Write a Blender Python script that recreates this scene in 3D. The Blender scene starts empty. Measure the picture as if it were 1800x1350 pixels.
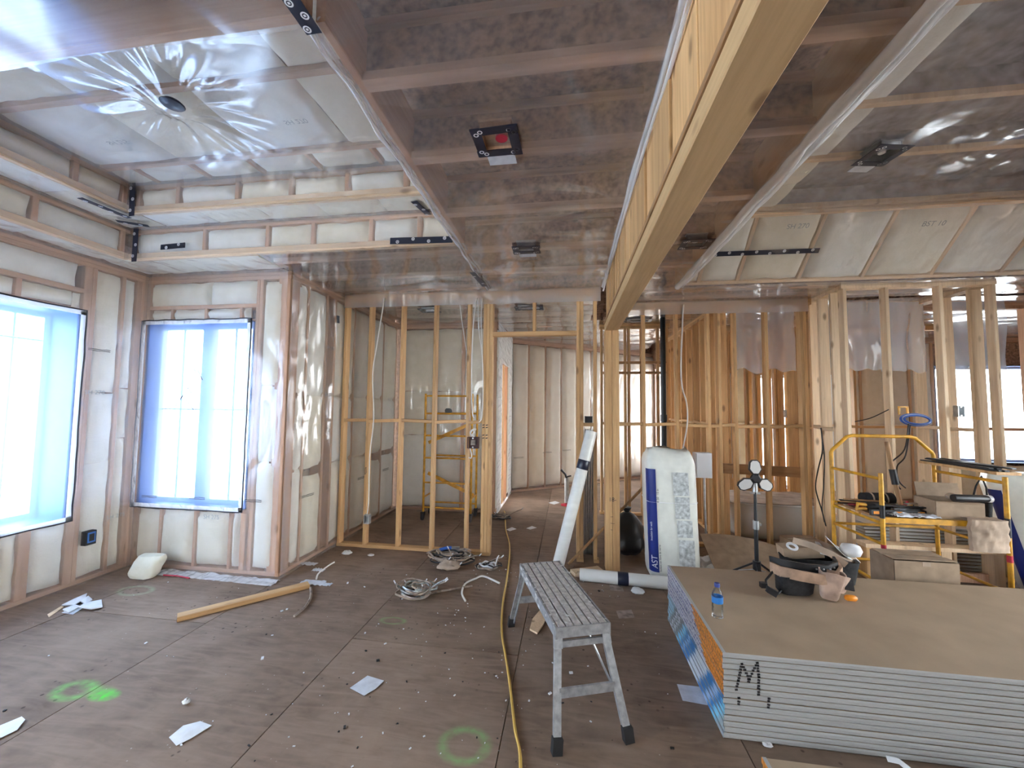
import bpy, math, random
from mathutils import Vector, Matrix, noise

# ------------------------------------------------------------------ camera, sky, exposure
# The place was surveyed in units of 1.11 m (camera eye at 1.53 units = 1.70 m).  Every shape
# below is written in those units; the last lines of the script turn all of them into metres.
K = 1.11
SC = bpy.context.scene
EYE = Vector((0, 0, 1.53)); FPX = 690.0
YAW, PIT, ROL = math.radians(8.25), math.radians(3.35), math.radians(0.62)
_fw = Vector((-math.sin(YAW)*math.cos(PIT), math.cos(YAW)*math.cos(PIT), math.sin(PIT)))
_rt0 = Vector((math.cos(YAW), math.sin(YAW), 0)); _up0 = _rt0.cross(_fw)
_rt = _rt0*math.cos(ROL) + _up0*math.sin(ROL); _up = -_rt0*math.sin(ROL) + _up0*math.cos(ROL)
cam = bpy.data.cameras.new('camera'); cam_o = bpy.data.objects.new('camera', cam)
SC.collection.objects.link(cam_o); SC.camera = cam_o
cam.sensor_width = 36; cam.lens = FPX/1800*36; cam.clip_start = 0.02
_m = Matrix((_rt, _up, -_fw)).transposed().to_4x4(); _m.translation = EYE*K
cam_o.matrix_world = _m

SC.view_settings.view_transform = 'Standard'; SC.view_settings.look = 'None'
SC.view_settings.exposure = 1.62; SC.view_settings.gamma = 1.0
SC.view_settings.use_curve_mapping = False
SC.cycles.transparent_max_bounces = 14; SC.cycles.max_bounces = 6
SC.cycles.diffuse_bounces = 4; SC.cycles.glossy_bounces = 3; SC.cycles.use_denoising = True

world = bpy.data.worlds.new('overcast_sky'); SC.world = world; world.use_nodes = True
_bg = world.node_tree.nodes['Background']
_bg.inputs[0].default_value = (0.93, 0.97, 1.0, 1); _bg.inputs[1].default_value = 6.4

H90 = math.pi/2

def at(px, py, **k):
    """point on an axis-aligned plane (x=, y= or z=) behind a pixel of the 1800x1350 photograph"""
    d = _rt*((px-900)/FPX) - _up*((py-675)/FPX) + _fw
    (a, v), = k.items(); i = 'xyz'.index(a)
    return EYE + d*((v-EYE[i])/d[i])

# ------------------------------------------------------------------ helpers
COL = SC.collection
random.seed(7)
R = random.uniform
X, Y, Z = Vector((1, 0, 0)), Vector((0, 1, 0)), Vector((0, 0, 1))
def V(*a): return Vector(a)

class MB:
    def __init__(s): s.v = []; s.f = []; s.m = []
    def add(s, vs, fs, mi=0):
        o = len(s.v); s.v += [tuple(v) for v in vs]
        s.f += [tuple(o+i for i in f) for f in fs]; s.m += [mi]*len(fs)
    def box(s, c, d, M=None, mi=0, ch=0.0):
        hx, hy, hz = d[0]/2, d[1]/2, d[2]/2; c = Vector(c)
        vs = [V(x, y, z) for z in (-hz, hz) for x, y in ((-hx, -hy), (hx, -hy), (hx, hy), (-hx, hy))]
        vs = [(M @ v if M else v)+c for v in vs]
        s.add(vs, [(3, 2, 1, 0), (4, 5, 6, 7), (0, 1, 5, 4), (1, 2, 6, 5), (2, 3, 7, 6), (3, 0, 4, 7)], mi)
    def bar(s, p0, p1, w, t, up=Z, mi=0):
        """square bar from p0 to p1, w across, t along `up`"""
        p0, p1 = Vector(p0), Vector(p1); a = (p1-p0).normalized(); up = Vector(up)
        if abs(a.dot(up)) > .98: up = X if abs(a.x) < .9 else Y
        sd = a.cross(up).normalized(); u = sd.cross(a)
        vs = [p+sd*x*w/2+u*y*t/2 for p in (p0, p1) for x, y in ((-1, -1), (1, -1), (1, 1), (-1, 1))]
        s.add(vs, [(3, 2, 1, 0), (4, 5, 6, 7), (0, 1, 5, 4), (1, 2, 6, 5), (2, 3, 7, 6), (3, 0, 4, 7)], mi)
    def tube(s, pts, r, n=8, mi=0, cap=True, closed=False):
        pts = [Vector(p) for p in pts]; L = len(pts); rr = r if isinstance(r, (list, tuple)) else [r]*L
        vs = []; fs = []; nrm = None
        for i, p in enumerate(pts):
            a = (pts[(i+1) % L]-pts[i-1]) if closed else (pts[min(i+1, L-1)]-pts[max(i-1, 0)])
            if a.length < 1e-9: a = Z
            a = a.normalized()
            if nrm is None: nrm = a.orthogonal().normalized()
            nrm = (nrm-a*nrm.dot(a))
            nrm = nrm.normalized() if nrm.length > 1e-6 else a.orthogonal().normalized()
            b = a.cross(nrm)
            vs += [p+(nrm*math.cos(2*math.pi*k/n)+b*math.sin(2*math.pi*k/n))*rr[i] for k in range(n)]
        for i in range(L if closed else L-1):
            j = (i+1) % L
            for k in range(n): fs.append((i*n+k, i*n+(k+1) % n, j*n+(k+1) % n, j*n+k))
        if cap and not closed: fs += [tuple(range(n))[::-1], tuple((L-1)*n+k for k in range(n))]
        s.add(vs, fs, mi)
    def lathe(s, prof, n=16, M=None, mi=0, cap=True):
        vs = [V(r*math.cos(2*math.pi*k/n), r*math.sin(2*math.pi*k/n), z) for r, z in prof for k in range(n)]
        if M: vs = [M @ v for v in vs]
        L = len(prof); fs = [(i*n+k, i*n+(k+1) % n, (i+1)*n+(k+1) % n, (i+1)*n+k) for i in range(L-1) for k in range(n)]
        if cap: fs += [tuple(range(n))[::-1], tuple((L-1)*n+k for k in range(n))]
        s.add(vs, fs, mi)
    def grid(s, fn, nu, nv, mi=0, thick=None):
        o = [fn(i/nu, j/nv) for j in range(nv+1) for i in range(nu+1)]; w = nu+1
        fs = [(j*w+i, j*w+i+1, (j+1)*w+i+1, (j+1)*w+i) for j in range(nv) for i in range(nu)]
        s.add(o, fs, mi)
        if thick is not None:
            n = len(o); s.add([Vector(p)-Vector(thick) for p in o], [f[::-1] for f in fs], mi)
            b = [i for i in range(w)]+[j*w+nu for j in range(1, nv+1)]+[nv*w+i for i in range(nu-1, -1, -1)]+[j*w for j in range(nv-1, 0, -1)]
            base = len(s.v)-2*n
            for k in range(len(b)):
                p, q = b[k], b[(k+1) % len(b)]
                s.f.append((base+p, base+n+p, base+n+q, base+q)); s.m.append(mi)
    def prism(s, poly, h, M=None, mi=0):
        n = len(poly); vs = [V(x, y, 0) for x, y in poly]+[V(x, y, h) for x, y in poly]
        if M: vs = [M @ v for v in vs]
        s.add(vs, [tuple(range(n))[::-1], tuple(range(n, 2*n))]+[(i, (i+1) % n, n+(i+1) % n, n+i) for i in range(n)], mi)
    def mesh(s, name, mats, smooth=None):
        me = bpy.data.meshes.new(name); me.from_pydata(s.v, [], s.f)
        for m in (mats if isinstance(mats, (list, tuple)) else [mats]): me.materials.append(m)
        if any(s.m): me.polygons.foreach_set('material_index', s.m)
        if smooth is not None:
            me.polygons.foreach_set('use_smooth', [True]*len(me.polygons))
            me.set_sharp_from_angle(angle=math.radians(smooth))
        me.update(); return me
    def build(s, name, mats, parent=None, loc=(0, 0, 0), smooth=None, rot=None):
        return obj(name, s.mesh(name, mats, smooth), parent, loc, rot)

def obj(name, me, parent=None, loc=(0, 0, 0), rot=None):
    o = bpy.data.objects.new(name, me); COL.objects.link(o); o.location = loc
    if rot is not None:
        if isinstance(rot, Matrix): o.rotation_euler = rot.to_euler()
        else: o.rotation_euler = rot
    if parent: o.parent = parent
    return o
def tag(o, label=None, cat=None, group=None, kind=None):
    if label: o['label'] = label
    if cat: o['category'] = cat
    if group: o['group'] = group
    if kind: o['kind'] = kind
    return o
def thing(name, label, cat, loc=(0, 0, 0), rz=0, group=None):
    o = bpy.data.objects.new(name, None); COL.objects.link(o); o.location = loc
    o.rotation_euler = (0, 0, rz); o.empty_display_size = .1
    return tag(o, label, cat, group)
def struct(name, mb, mat, label, cat, smooth=None):
    o = mb.build(name, mat, None, smooth=smooth); return tag(o, label, cat, None, 'structure')

_lc = {}
def lumber(name, p0, p1, w, t, parent, mat, up=Y, jit=0):
    """a length of timber: mesh along its own Z (so the grain runs with it), shared between equal lengths"""
    p0, p1 = Vector(p0), Vector(p1); a = p1-p0; L = a.length; a = a/L; up = Vector(up)
    if abs(a.dot(up)) > .98: up = X
    sd = up.cross(a).normalized(); u = a.cross(sd)
    key = (round(L, 3), round(w, 4), round(t, 4), mat.name)
    if key not in _lc:
        c = min(.004, w*.12, t*.12); hw, ht = w/2, t/2
        mb = MB(); mb.prism([(-hw+c, -ht), (hw-c, -ht), (hw, -ht+c), (hw, ht-c), (hw-c, ht), (-hw+c, ht), (-hw, ht-c), (-hw, -ht+c)], L)
        _lc[key] = mb.mesh('timber', mat)
    M = Matrix((sd, u, a)).transposed()
    return obj(name, _lc[key], parent, p0, M)

# ------------------------------------------------------------------ materials
BT = .0257                                   # thickness of a drywall bundle
def nodes(name):
    m = bpy.data.materials.new(name); m.use_nodes = True; nt = m.node_tree
    return m, nt, nt.nodes['Principled BSDF'], nt.nodes['Material Output']
def N(nt, t, **k):
    n = nt.nodes.new(t)
    for a, b in k.items():
        if a == 'inp':
            for i, v in b.items(): n.inputs[i].default_value = v
        else: setattr(n, a, b)
    return n
def ramp(nt, fac, *stops):
    r = N(nt, 'ShaderNodeValToRGB'); e = r.color_ramp.elements
    while len(e) < len(stops): e.new(.5)
    for i, (p, c) in enumerate(stops): e[i].position = p; e[i].color = (*c, 1) if len(c) == 3 else c
    nt.links.new(fac, r.inputs[0]); return r.outputs[0]
def bump(nt, h, b, s, d=.01):
    n = N(nt, 'ShaderNodeBump', inp={'Strength': s, 'Distance': d}); nt.links.new(h, n.inputs['Height'])
    nt.links.new(n.outputs[0], b.inputs['Normal']); return n
def mixc(nt, fac, a, b, mode='MIX'):
    n = N(nt, 'ShaderNodeMix', data_type='RGBA', blend_type=mode)
    for sock, v in ((n.inputs[0], fac), (n.inputs[6], a), (n.inputs[7], b)):
        if isinstance(v, (int, float)): sock.default_value = v
        elif isinstance(v, tuple): sock.default_value = (*v, 1) if len(v) == 3 else v
        else: nt.links.new(v, sock)
    return n.outputs[2]
def math_(nt, op, a, b=None, clamp=False):
    n = N(nt, 'ShaderNodeMath', operation=op, use_clamp=clamp)
    for i, v in enumerate((a, b)):
        if v is None: continue
        if isinstance(v, (int, float)): n.inputs[i].default_value = v
        else: nt.links.new(v, n.inputs[i])
    return n.outputs[0]
def coords(nt, kind='Object', scale=(1, 1, 1), rnd=0, loc=(0, 0, 0)):
    if kind == 'Position': src = N(nt, 'ShaderNodeNewGeometry').outputs['Position']
    else: src = N(nt, 'ShaderNodeTexCoord').outputs[kind]
    mp = N(nt, 'ShaderNodeMapping', inp={'Scale': scale, 'Location': loc}); nt.links.new(src, mp.inputs[0])
    if rnd:
        oi = N(nt, 'ShaderNodeObjectInfo'); va = N(nt, 'ShaderNodeVectorMath', operation='ADD')
        mu = math_(nt, 'MULTIPLY', oi.outputs['Random'], float(rnd))
        nt.links.new(mp.outputs[0], va.inputs[0]); nt.links.new(mu, va.inputs[1]); return va.outputs[0]
    return mp.outputs[0]
def tex(nt, t, vec, **k):
    n = N(nt, t, inp=k); nt.links.new(vec, n.inputs['Vector']); return n

def mat_plain(name, c, rough=.6, metal=0., nscale=None, namp=.12, bmp=0., spec=.5, aniso=(1, 1, 1)):
    m, nt, b, o = nodes(name)
    b.inputs['Base Color'].default_value = (*c, 1); b.inputs['Roughness'].default_value = rough
    b.inputs['Metallic'].default_value = metal; b.inputs['Specular IOR Level'].default_value = spec
    if nscale:
        v = coords(nt, 'Object', aniso, 3); t = tex(nt, 'ShaderNodeTexNoise', v, Scale=nscale, Detail=4.)
        lo = tuple(max(0, x*(1-namp*2)) for x in c); hi = tuple(min(1, x*(1+namp)) for x in c)
        nt.links.new(ramp(nt, t.outputs[0], (.3, lo), (.7, hi)), b.inputs['Base Color'])
        if bmp: bump(nt, t.outputs[0], b, bmp, .006)
    return m

def mat_wood(name, lo, hi, dark=(.20, .10, .04), rough=.62):
    m, nt, b, o = nodes(name); v = coords(nt, 'Object', (1, 1, .06), 17.3)
    n1 = tex(nt, 'ShaderNodeTexNoise', v, Scale=55., Detail=4., Roughness=.6)
    n2 = tex(nt, 'ShaderNodeTexNoise', v, Scale=9., Detail=2.)
    g = math_(nt, 'ADD', math_(nt, 'MULTIPLY', n1.outputs[0], .45), math_(nt, 'MULTIPLY', n2.outputs[0], .55))
    c = ramp(nt, g, (.36, lo), (.64, hi))
    vk = coords(nt, 'Object', (1, 1, .45), 31.7)
    kn = tex(nt, 'ShaderNodeTexVoronoi', vk, Scale=6.5)
    kf = ramp(nt, kn.outputs['Distance'], (.07, (1, 1, 1)), (.17, (0, 0, 0)))
    c = mixc(nt, math_(nt, 'MULTIPLY', kf, .75), c, dark)
    oi = N(nt, 'ShaderNodeObjectInfo')
    hs = N(nt, 'ShaderNodeHueSaturation', inp={'Saturation': 1.0})
    nt.links.new(math_(nt, 'ADD', math_(nt, 'MULTIPLY', oi.outputs['Random'], .3), .85), hs.inputs['Value'])
    nt.links.new(c, hs.inputs['Color']); nt.links.new(hs.outputs[0], b.inputs['Base Color'])
    b.inputs['Roughness'].default_value = rough; bump(nt, n1.outputs[0], b, .15, .004); return m

def mat_poly(name, haze=.16, gloss=.35, tint=(.93, .92, .91), hazec=(.9, .9, .92), rough=.14, wr=(1, 1, 1), wsc=2.5, wstr=.3, fine=.5):
    """clear polyethylene film: see-through, a milky part that scatters, and wrinkled highlights"""
    m, nt, b, o = nodes(name); nt.nodes.remove(b)
    tr = N(nt, 'ShaderNodeBsdfTransparent', inp={'Color': (*tint, 1)})
    df = N(nt, 'ShaderNodeBsdfDiffuse', inp={'Color': (*hazec, 1)}); tl = N(nt, 'ShaderNodeBsdfTranslucent', inp={'Color': (*hazec, 1)})
    gl = N(nt, 'ShaderNodeBsdfGlossy', inp={'Color': (1, 1, 1, 1), 'Roughness': rough})
    v = coords(nt, 'Object', wr); w1 = tex(nt, 'ShaderNodeTexNoise', v, Scale=wsc, Detail=1.)
    rd = math_(nt, 'ABSOLUTE', math_(nt, 'SUBTRACT', w1.outputs[0], .5))                      # creases
    v2 = coords(nt, 'Object', tuple(x*y for x, y in zip(wr, (1, .22, .6)))); w2 = tex(nt, 'ShaderNodeTexNoise', v2, Scale=wsc*7, Detail=0.)
    fm = math_(nt, 'MULTIPLY', w2.outputs[0], ramp(nt, w1.outputs[0], (.46, (0, 0, 0)), (.6, (fine, fine, fine))))
    h = math_(nt, 'ADD', math_(nt, 'MULTIPLY', rd, .9), math_(nt, 'MULTIPLY', fm, .22))
    bp = N(nt, 'ShaderNodeBump', inp={'Strength': wstr, 'Distance': .1}); nt.links.new(h, bp.inputs['Height'])
    for n in (df, gl): nt.links.new(bp.outputs[0], n.inputs['Normal'])
    hz = N(nt, 'ShaderNodeMixShader', inp={0: .5}); nt.links.new(df.outputs[0], hz.inputs[1]); nt.links.new(tl.outputs[0], hz.inputs[2])
    m1 = N(nt, 'ShaderNodeMixShader', inp={0: haze}); nt.links.new(tr.outputs[0], m1.inputs[1]); nt.links.new(hz.outputs[0], m1.inputs[2])
    lw = N(nt, 'ShaderNodeLayerWeight', inp={0: .5}); nt.links.new(bp.outputs[0], lw.inputs['Normal'])
    fz = math_(nt, 'ADD', math_(nt, 'MULTIPLY', math_(nt, 'POWER', lw.outputs['Facing'], 3.), .8), .06)
    m2 = N(nt, 'ShaderNodeMixShader'); nt.links.new(math_(nt, 'MULTIPLY', fz, gloss, True), m2.inputs[0])
    nt.links.new(m1.outputs[0], m2.inputs[1]); nt.links.new(gl.outputs[0], m2.inputs[2]); nt.links.new(m2.outputs[0], o.inputs[0])
    return m

def mat_floor():
    m, nt, b, o = nodes('plywood_subfloor')
    v = coords(nt, 'Position', (1, 1, 1)); vg = coords(nt, 'Object', (.18, 1., 1), 5.)
    g = tex(nt, 'ShaderNodeTexNoise', vg, Scale=16., Detail=5., Distortion=1.5)
    d = tex(nt, 'ShaderNodeTexNoise', v, Scale=1.3, Detail=6., Roughness=.65)
    c = ramp(nt, g.outputs[0], (.3, (.145, .098, .070)), (.72, (.245, .173, .128)))
    c = mixc(nt, ramp(nt, d.outputs[0], (.38, (0, 0, 0)), (.7, (.75, .75, .75))), c, (.34, .25, .185))
    oi = N(nt, 'ShaderNodeObjectInfo')
    hs = N(nt, 'ShaderNodeHueSaturation'); nt.links.new(math_(nt, 'ADD', math_(nt, 'MULTIPLY', oi.outputs['Random'], .3), .85), hs.inputs['Value'])
    nt.links.new(c, hs.inputs['Color']); c = hs.outputs[0]
    sp = tex(nt, 'ShaderNodeTexVoronoi', v, Scale=16.); spn = tex(nt, 'ShaderNodeTexNoise', v, Scale=2.2, Detail=2.)
    dk = math_(nt, 'MULTIPLY', ramp(nt, sp.outputs['Distance'], (.10, (1, 1, 1)), (.17, (0, 0, 0))), ramp(nt, spn.outputs[0], (.52, (0, 0, 0)), (.62, (1, 1, 1))))
    c = mixc(nt, math_(nt, 'MULTIPLY', dk, .8), c, (.045, .03, .022))
    wp = tex(nt, 'ShaderNodeTexVoronoi', coords(nt, 'Position', (1, 1, 1), loc=(3.1, 1.7, 0)), Scale=23.); wn = tex(nt, 'ShaderNodeTexNoise', coords(nt, 'Position', loc=(5, 2, 1)), Scale=3., Detail=3.)
    wh = math_(nt, 'MULTIPLY', ramp(nt, wp.outputs['Distance'], (.05, (1, 1, 1)), (.1, (0, 0, 0))), ramp(nt, wn.outputs[0], (.55, (0, 0, 0)), (.63, (1, 1, 1))))
    c = mixc(nt, math_(nt, 'MULTIPLY', wh, .7), c, (.55, .5, .44))
    # sprayed green layout marks
    fz = tex(nt, 'ShaderNodeTexNoise', v, Scale=24., Detail=3.); wob = math_(nt, 'MULTIPLY', math_(nt, 'SUBTRACT', fz.outputs[0], .5), .06)
    px = N(nt, 'ShaderNodeSeparateXYZ'); nt.links.new(N(nt, 'ShaderNodeNewGeometry').outputs['Position'], px.inputs[0])
    def ring(cx, cy, rx, ry, wd, st, col, c):
        dx = math_(nt, 'DIVIDE', math_(nt, 'SUBTRACT', px.outputs[0], cx*K), rx*K); dy = math_(nt, 'DIVIDE', math_(nt, 'SUBTRACT', px.outputs[1], cy*K), ry*K)
        r = math_(nt, 'SQRT', math_(nt, 'ADD', math_(nt, 'MULTIPLY', dx, dx), math_(nt, 'MULTIPLY', dy, dy)))
        e = math_(nt, 'ABSOLUTE', math_(nt, 'SUBTRACT', math_(nt, 'ADD', r, wob), 1.0 if wd < 1 else 0.0))
        f = math_(nt, 'MULTIPLY', math_(nt, 'MULTIPLY', math_(nt, 'SUBTRACT', 1.0, math_(nt, 'DIVIDE', e, wd), True), st), ramp(nt, fz.outputs[0], (.3, (.3, .3, .3)), (.6, (1, 1, 1))))
        return mixc(nt, f, c, col)
    G = (.12, .62, .08); G2 = (.24, .42, .16)
    c = ring(-.465, 1.825, .10, .085, .35, .75, G2, c); c = ring(-1.237, 2.745, .085, .04, .35, .6, G2, c)
    c = ring(-3.50, 2.83, .13, .075, .3, .45, (.4, .5, .3), c)
    c = ring(-2.41, 1.825, .075, .04, 1.3, 1.3, (.10, .75, .06), c)
    c = ring(-2.60, 1.83, .09, .06, .5, .7, (.2, .5, .12), c); c = ring(-2.5, 1.86, .10, .025, 1.4, .6, (.2, .5, .12), c)
    nt.links.new(c, b.inputs['Base Color']); b.inputs['Roughness'].default_value = .75; b.inputs['Specular IOR Level'].default_value = .18
    bump(nt, g.outputs[0], b, .25, .004); return m

def mat_batt():
    m, nt, b, o = nodes('fibreglass_batt'); v = coords(nt, 'Object', (1, 1, 1), 9.)
    t = tex(nt, 'ShaderNodeTexNoise', v, Scale=7., Detail=5., Roughness=.6); f = tex(nt, 'ShaderNodeTexNoise', v, Scale=70., Detail=2.)
    oi = N(nt, 'ShaderNodeObjectInfo')
    a = ramp(nt, t.outputs[0], (.3, (.76, .735, .59)), (.7, (.87, .85, .73)))
    bb = ramp(nt, t.outputs[0], (.3, (.78, .80, .735)), (.7, (.88, .90, .85)))
    c = mixc(nt, ramp(nt, oi.outputs['Random'], (.45, (0, 0, 0)), (.6, (1, 1, 1))), a, bb)
    nt.links.new(c, b.inputs['Base Color']); b.inputs['Roughness'].default_value = .95; b.inputs['Specular IOR Level'].default_value = .1
    bump(nt, math_(nt, 'ADD', t.outputs[0], math_(nt, 'MULTIPLY', f.outputs[0], .25)), b, .35, .02); return m

def mat_print(name='printed_end_tape'):
    """flat print on the taped board ends: bands of white, grey, blue and orange running along the edge"""
    m, nt, b, o = nodes(name)
    s = N(nt, 'ShaderNodeSeparateXYZ'); nt.links.new(N(nt, 'ShaderNodeNewGeometry').outputs['Position'], s.inputs[0])
    oi = N(nt, 'ShaderNodeObjectInfo')
    y = math_(nt, 'DIVIDE', math_(nt, 'SUBTRACT', s.outputs[1], 2.045*K), 1.04*K)      # 0 front .. 1 back
    z = math_(nt, 'DIVIDE', s.outputs[2], .385*K)
    saw = math_(nt, 'FRACT', math_(nt, 'MULTIPLY', s.outputs[2], 1/(BT*K)))
    tooth = math_(nt, 'MULTIPLY', math_(nt, 'ABSOLUTE', math_(nt, 'SUBTRACT', saw, .5)), .09)
    # every bundle is shifted a little against the one below, so the printed bands climb in steps
    sl = math_(nt, 'ADD', math_(nt, 'ADD', y, tooth), math_(nt, 'MULTIPLY', z, .37))
    cr = N(nt, 'ShaderNodeValToRGB'); cr.color_ramp.interpolation = 'CONSTANT'; e = cr.color_ramp.elements
    BL, LB, WH, GR = (.012, .15, .40), (.20, .55, .75), (.60, .65, .70), (.12, .13, .14)
    st = [(0, (.30, .35, .38)), (.12, LB), (.18, BL), (.23, (.30, .44, .66)), (.29, BL), (.38, WH), (.56, BL), (.66, (.32, .5, .7)), (.685, BL), (.74, LB), (.80, GR), (.865, WH), (.89, GR), (.925, WH), (.95, GR), (1.0, (.28, .5, .62))]
    while len(e) < len(st): e.new(.5)
    for i, (p, c) in enumerate(st): e[i].position = p/1.15; e[i].color = (*c, 1)
    nt.links.new(math_(nt, 'DIVIDE', sl, 1.15), cr.inputs[0])
    lines = math_(nt, 'MULTIPLY', math_(nt, 'GREATER_THAN', saw, .82), .55)
    low = mixc(nt, lines, cr.outputs[0], (.18, .22, .30))
    v = coords(nt, 'Position', (1, 2.2, 1)); t = tex(nt, 'ShaderNodeTexNoise', v, Scale=60., Detail=1.)
    scr = mixc(nt, math_(nt, 'MULTIPLY', ramp(nt, t.outputs[0], (.46, (1, 1, 1)), (.54, (0, 0, 0))), math_(nt, 'LESS_THAN', saw, .7)), (.60, .61, .66), (.05, .06, .22))
    org = ramp(nt, t.outputs[0], (.40, (.20, .07, .02)), (.5, (.70, .26, .04)))
    front = math_(nt, 'LESS_THAN', math_(nt, 'ADD', y, tooth), math_(nt, 'SUBTRACT', .44, math_(nt, 'MULTIPLY', math_(nt, 'SUBTRACT', .9, z), .48)))
    c = mixc(nt, math_(nt, 'GREATER_THAN', math_(nt, 'ADD', z, math_(nt, 'MULTIPLY', tooth, .5)), .50), low, mixc(nt, front, scr, org))
    nt.links.new(c, b.inputs['Base Color']); b.inputs['Roughness'].default_value = .4; return m

M_ = {}
M_['wood'] = mat_wood('spruce_lumber', (.47, .265, .11), (.70, .44, .205))
M_['wood_pale'] = mat_wood('pale_spruce_lumber', (.62, .44, .27), (.84, .64, .42))
M_['wood_dark'] = mat_wood('aged_lumber', (.30, .16, .07), (.48, .28, .13))
M_['wood_red'] = mat_wood('red_brown_framing', (.46, .26, .155), (.66, .42, .27))
M_['beam'] = mat_wood('laminated_beam', (.45, .29, .135), (.60, .40, .20))
M_['osb'] = mat_plain('strand_board', (.36, .235, .17), .85, nscale=26., namp=.35)
M_['osb_grey'] = mat_plain('grey_roof_board', (.37, .365, .385), .85, nscale=12., namp=.25)
M_['ijoist'] = mat_plain('joist_timber', (.60, .42, .31), .7, nscale=14., namp=.25, aniso=(.1, 1, 1))
M_['floor'] = mat_floor()
M_['batt'] = mat_batt()
M_['poly'] = mat_poly('clear_vapour_barrier', haze=.23, gloss=.8, tint=(.99, .96, .94), wr=(1, 1, .4), wsc=4., wstr=.5)
M_['poly_ceil'] = mat_poly('ceiling_vapour_barrier', haze=.24, gloss=1.15, tint=(.95, .93, .92), hazec=(.88, .88, .93), rough=.13, wr=(.45, 1, 1), wsc=2.2, wstr=.34, fine=1.3)
M_['poly_tray'] = mat_poly('milky_tray_film', haze=.26, gloss=.75, tint=(.95, .94, .95), hazec=(.90, .90, .95), rough=.12, wr=(.45, 1, 1), wsc=2.6, wstr=.4, fine=1.5)
M_['poly_win'] = mat_poly('window_film', haze=.3, gloss=.4, tint=(.50, .65, .88), hazec=(.42, .58, .86), rough=.2)
M_['poly_rim'] = mat_poly('bunched_vapour_barrier', haze=.95, gloss=.6, hazec=(.97, .97, .98), wr=(1, .2, 1), wsc=9., wstr=.8)
M_['poly_skirt'] = mat_poly('film_skirt', haze=.32, gloss=.7, wr=(1, 1, .5), wsc=4., wstr=.4)
M_['poly_hang'] = mat_poly('hanging_film', haze=.32, gloss=.8, hazec=(.84, .87, .94), wr=(1, 1, .5), wsc=4., wstr=.4)
M_['poly_roll'] = mat_plain('rolled_film', (.74, .74, .70), .32, nscale=20., namp=.05, aniso=(.1, 1, 1))
M_['scrap'] = mat_plain('film_scrap', (.66, .69, .74), .35, nscale=22., namp=.08)
M_['bluewrap'] = mat_plain('blue_window_membrane', (.05, .16, .45), .5, nscale=8., namp=.15)
M_['vinyl'] = mat_plain('white_vinyl', (.62, .72, .84), .4)
M_['sealant'] = mat_plain('acoustic_sealant', (.012, .012, .016), .5)
M_['ink'] = mat_plain('marker_ink', (.02, .018, .02), .6)
M_['inkgrey'] = mat_plain('grey_print', (.30, .31, .30), .8)
M_['tape'] = mat_plain('navy_sheathing_tape', (.012, .016, .035), .35)
M_['white'] = mat_plain('white_print', (.82, .83, .85), .5)
M_['alu'] = mat_plain('aluminium', (.42, .43, .44), .5, .55, nscale=30., namp=.15)
M_['aludeck'] = mat_plain('worn_deck_plank', (.58, .55, .52), .6, .0, nscale=34., namp=.2)
M_['splash'] = mat_plain('plaster_splash', (.72, .72, .70), .8)
M_['rubber'] = mat_plain('black_rubber', (.015, .015, .016), .7)
M_['black'] = mat_plain('black_plastic', (.014, .014, .016), .45)
M_['blackcloth'] = mat_plain('black_cloth', (.018, .018, .02), .85, nscale=40., namp=.3)
M_['yellow'] = mat_plain('yellow_paint', (.72, .36, .025), .42, nscale=14., namp=.2)
M_['cordy'] = mat_plain('yellow_cord', (.62, .40, .09), .5)
M_['wirew'] = mat_plain('white_cable', (.74, .73, .69), .5)
M_['wireg'] = mat_plain('dusty_cable', (.34, .27, .22), .6, nscale=20., namp=.3)
M_['armour'] = mat_plain('armoured_cable', (.40, .42, .40), .4, .6, nscale=40., namp=.3)
M_['cable_blue'] = mat_plain('blue_cable', (.03, .10, .36), .45)
M_['gyp_face'] = mat_plain('brown_board_paper', (.43, .32, .215), .8, nscale=3.5, namp=.06)
M_['gyp_edge'] = mat_plain('pale_board_edge', (.44, .44, .43), .8)
M_['print'] = mat_print()
M_['orange'] = mat_plain('orange_end_tape', (.75, .28, .05), .5, nscale=40., namp=.3)
M_['leather'] = mat_plain('tan_leather', (.42, .27, .18), .75, nscale=12., namp=.25, bmp=.3)
M_['leather2'] = mat_plain('pink_tan_leather', (.50, .35, .27), .75, nscale=14., namp=.2, bmp=.3)
M_['paper'] = mat_plain('white_paper', (.74, .75, .76), .75, nscale=16., namp=.06)
M_['papertan'] = mat_plain('kraft_paper', (.46, .35, .26), .85, nscale=8., namp=.15)
M_['card'] = mat_plain('cardboard', (.36, .26, .175), .85, nscale=10., namp=.12)
M_['bagw'] = mat_plain('bag_film', (.80, .81, .74), .32, nscale=9., namp=.05, bmp=.25)
M_['bagb'] = mat_plain('bag_blue_print', (.012, .028, .20), .32)
M_['bagg'] = mat_plain('bag_grey_print', (.60, .63, .62), .4, nscale=30., namp=.25)
M_['steel'] = mat_plain('galvanised_steel', (.55, .57, .58), .35, .9, nscale=20., namp=.12)
M_['abs'] = mat_plain('black_drain_pipe', (.012, .014, .016), .4)
M_['tub'] = mat_plain('white_acrylic', (.72, .70, .66), .25)
M_['red'] = mat_plain('red_plastic', (.50, .02, .05), .45)
M_['brownbox'] = mat_plain('brown_fibre_box', (.07, .025, .022), .6)
M_['bluecap'] = mat_plain('blue_cap', (.015, .04, .22), .4)
M_['bluelabel'] = mat_plain('blue_bottle_label', (.03, .20, .55), .4, nscale=20., namp=.2)
M_['lens'] = mat_plain('frosted_lamp_lens', (.60, .59, .56), .25)
M_['orangeplas'] = mat_plain('orange_plastic', (.85, .30, .02), .4)
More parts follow.
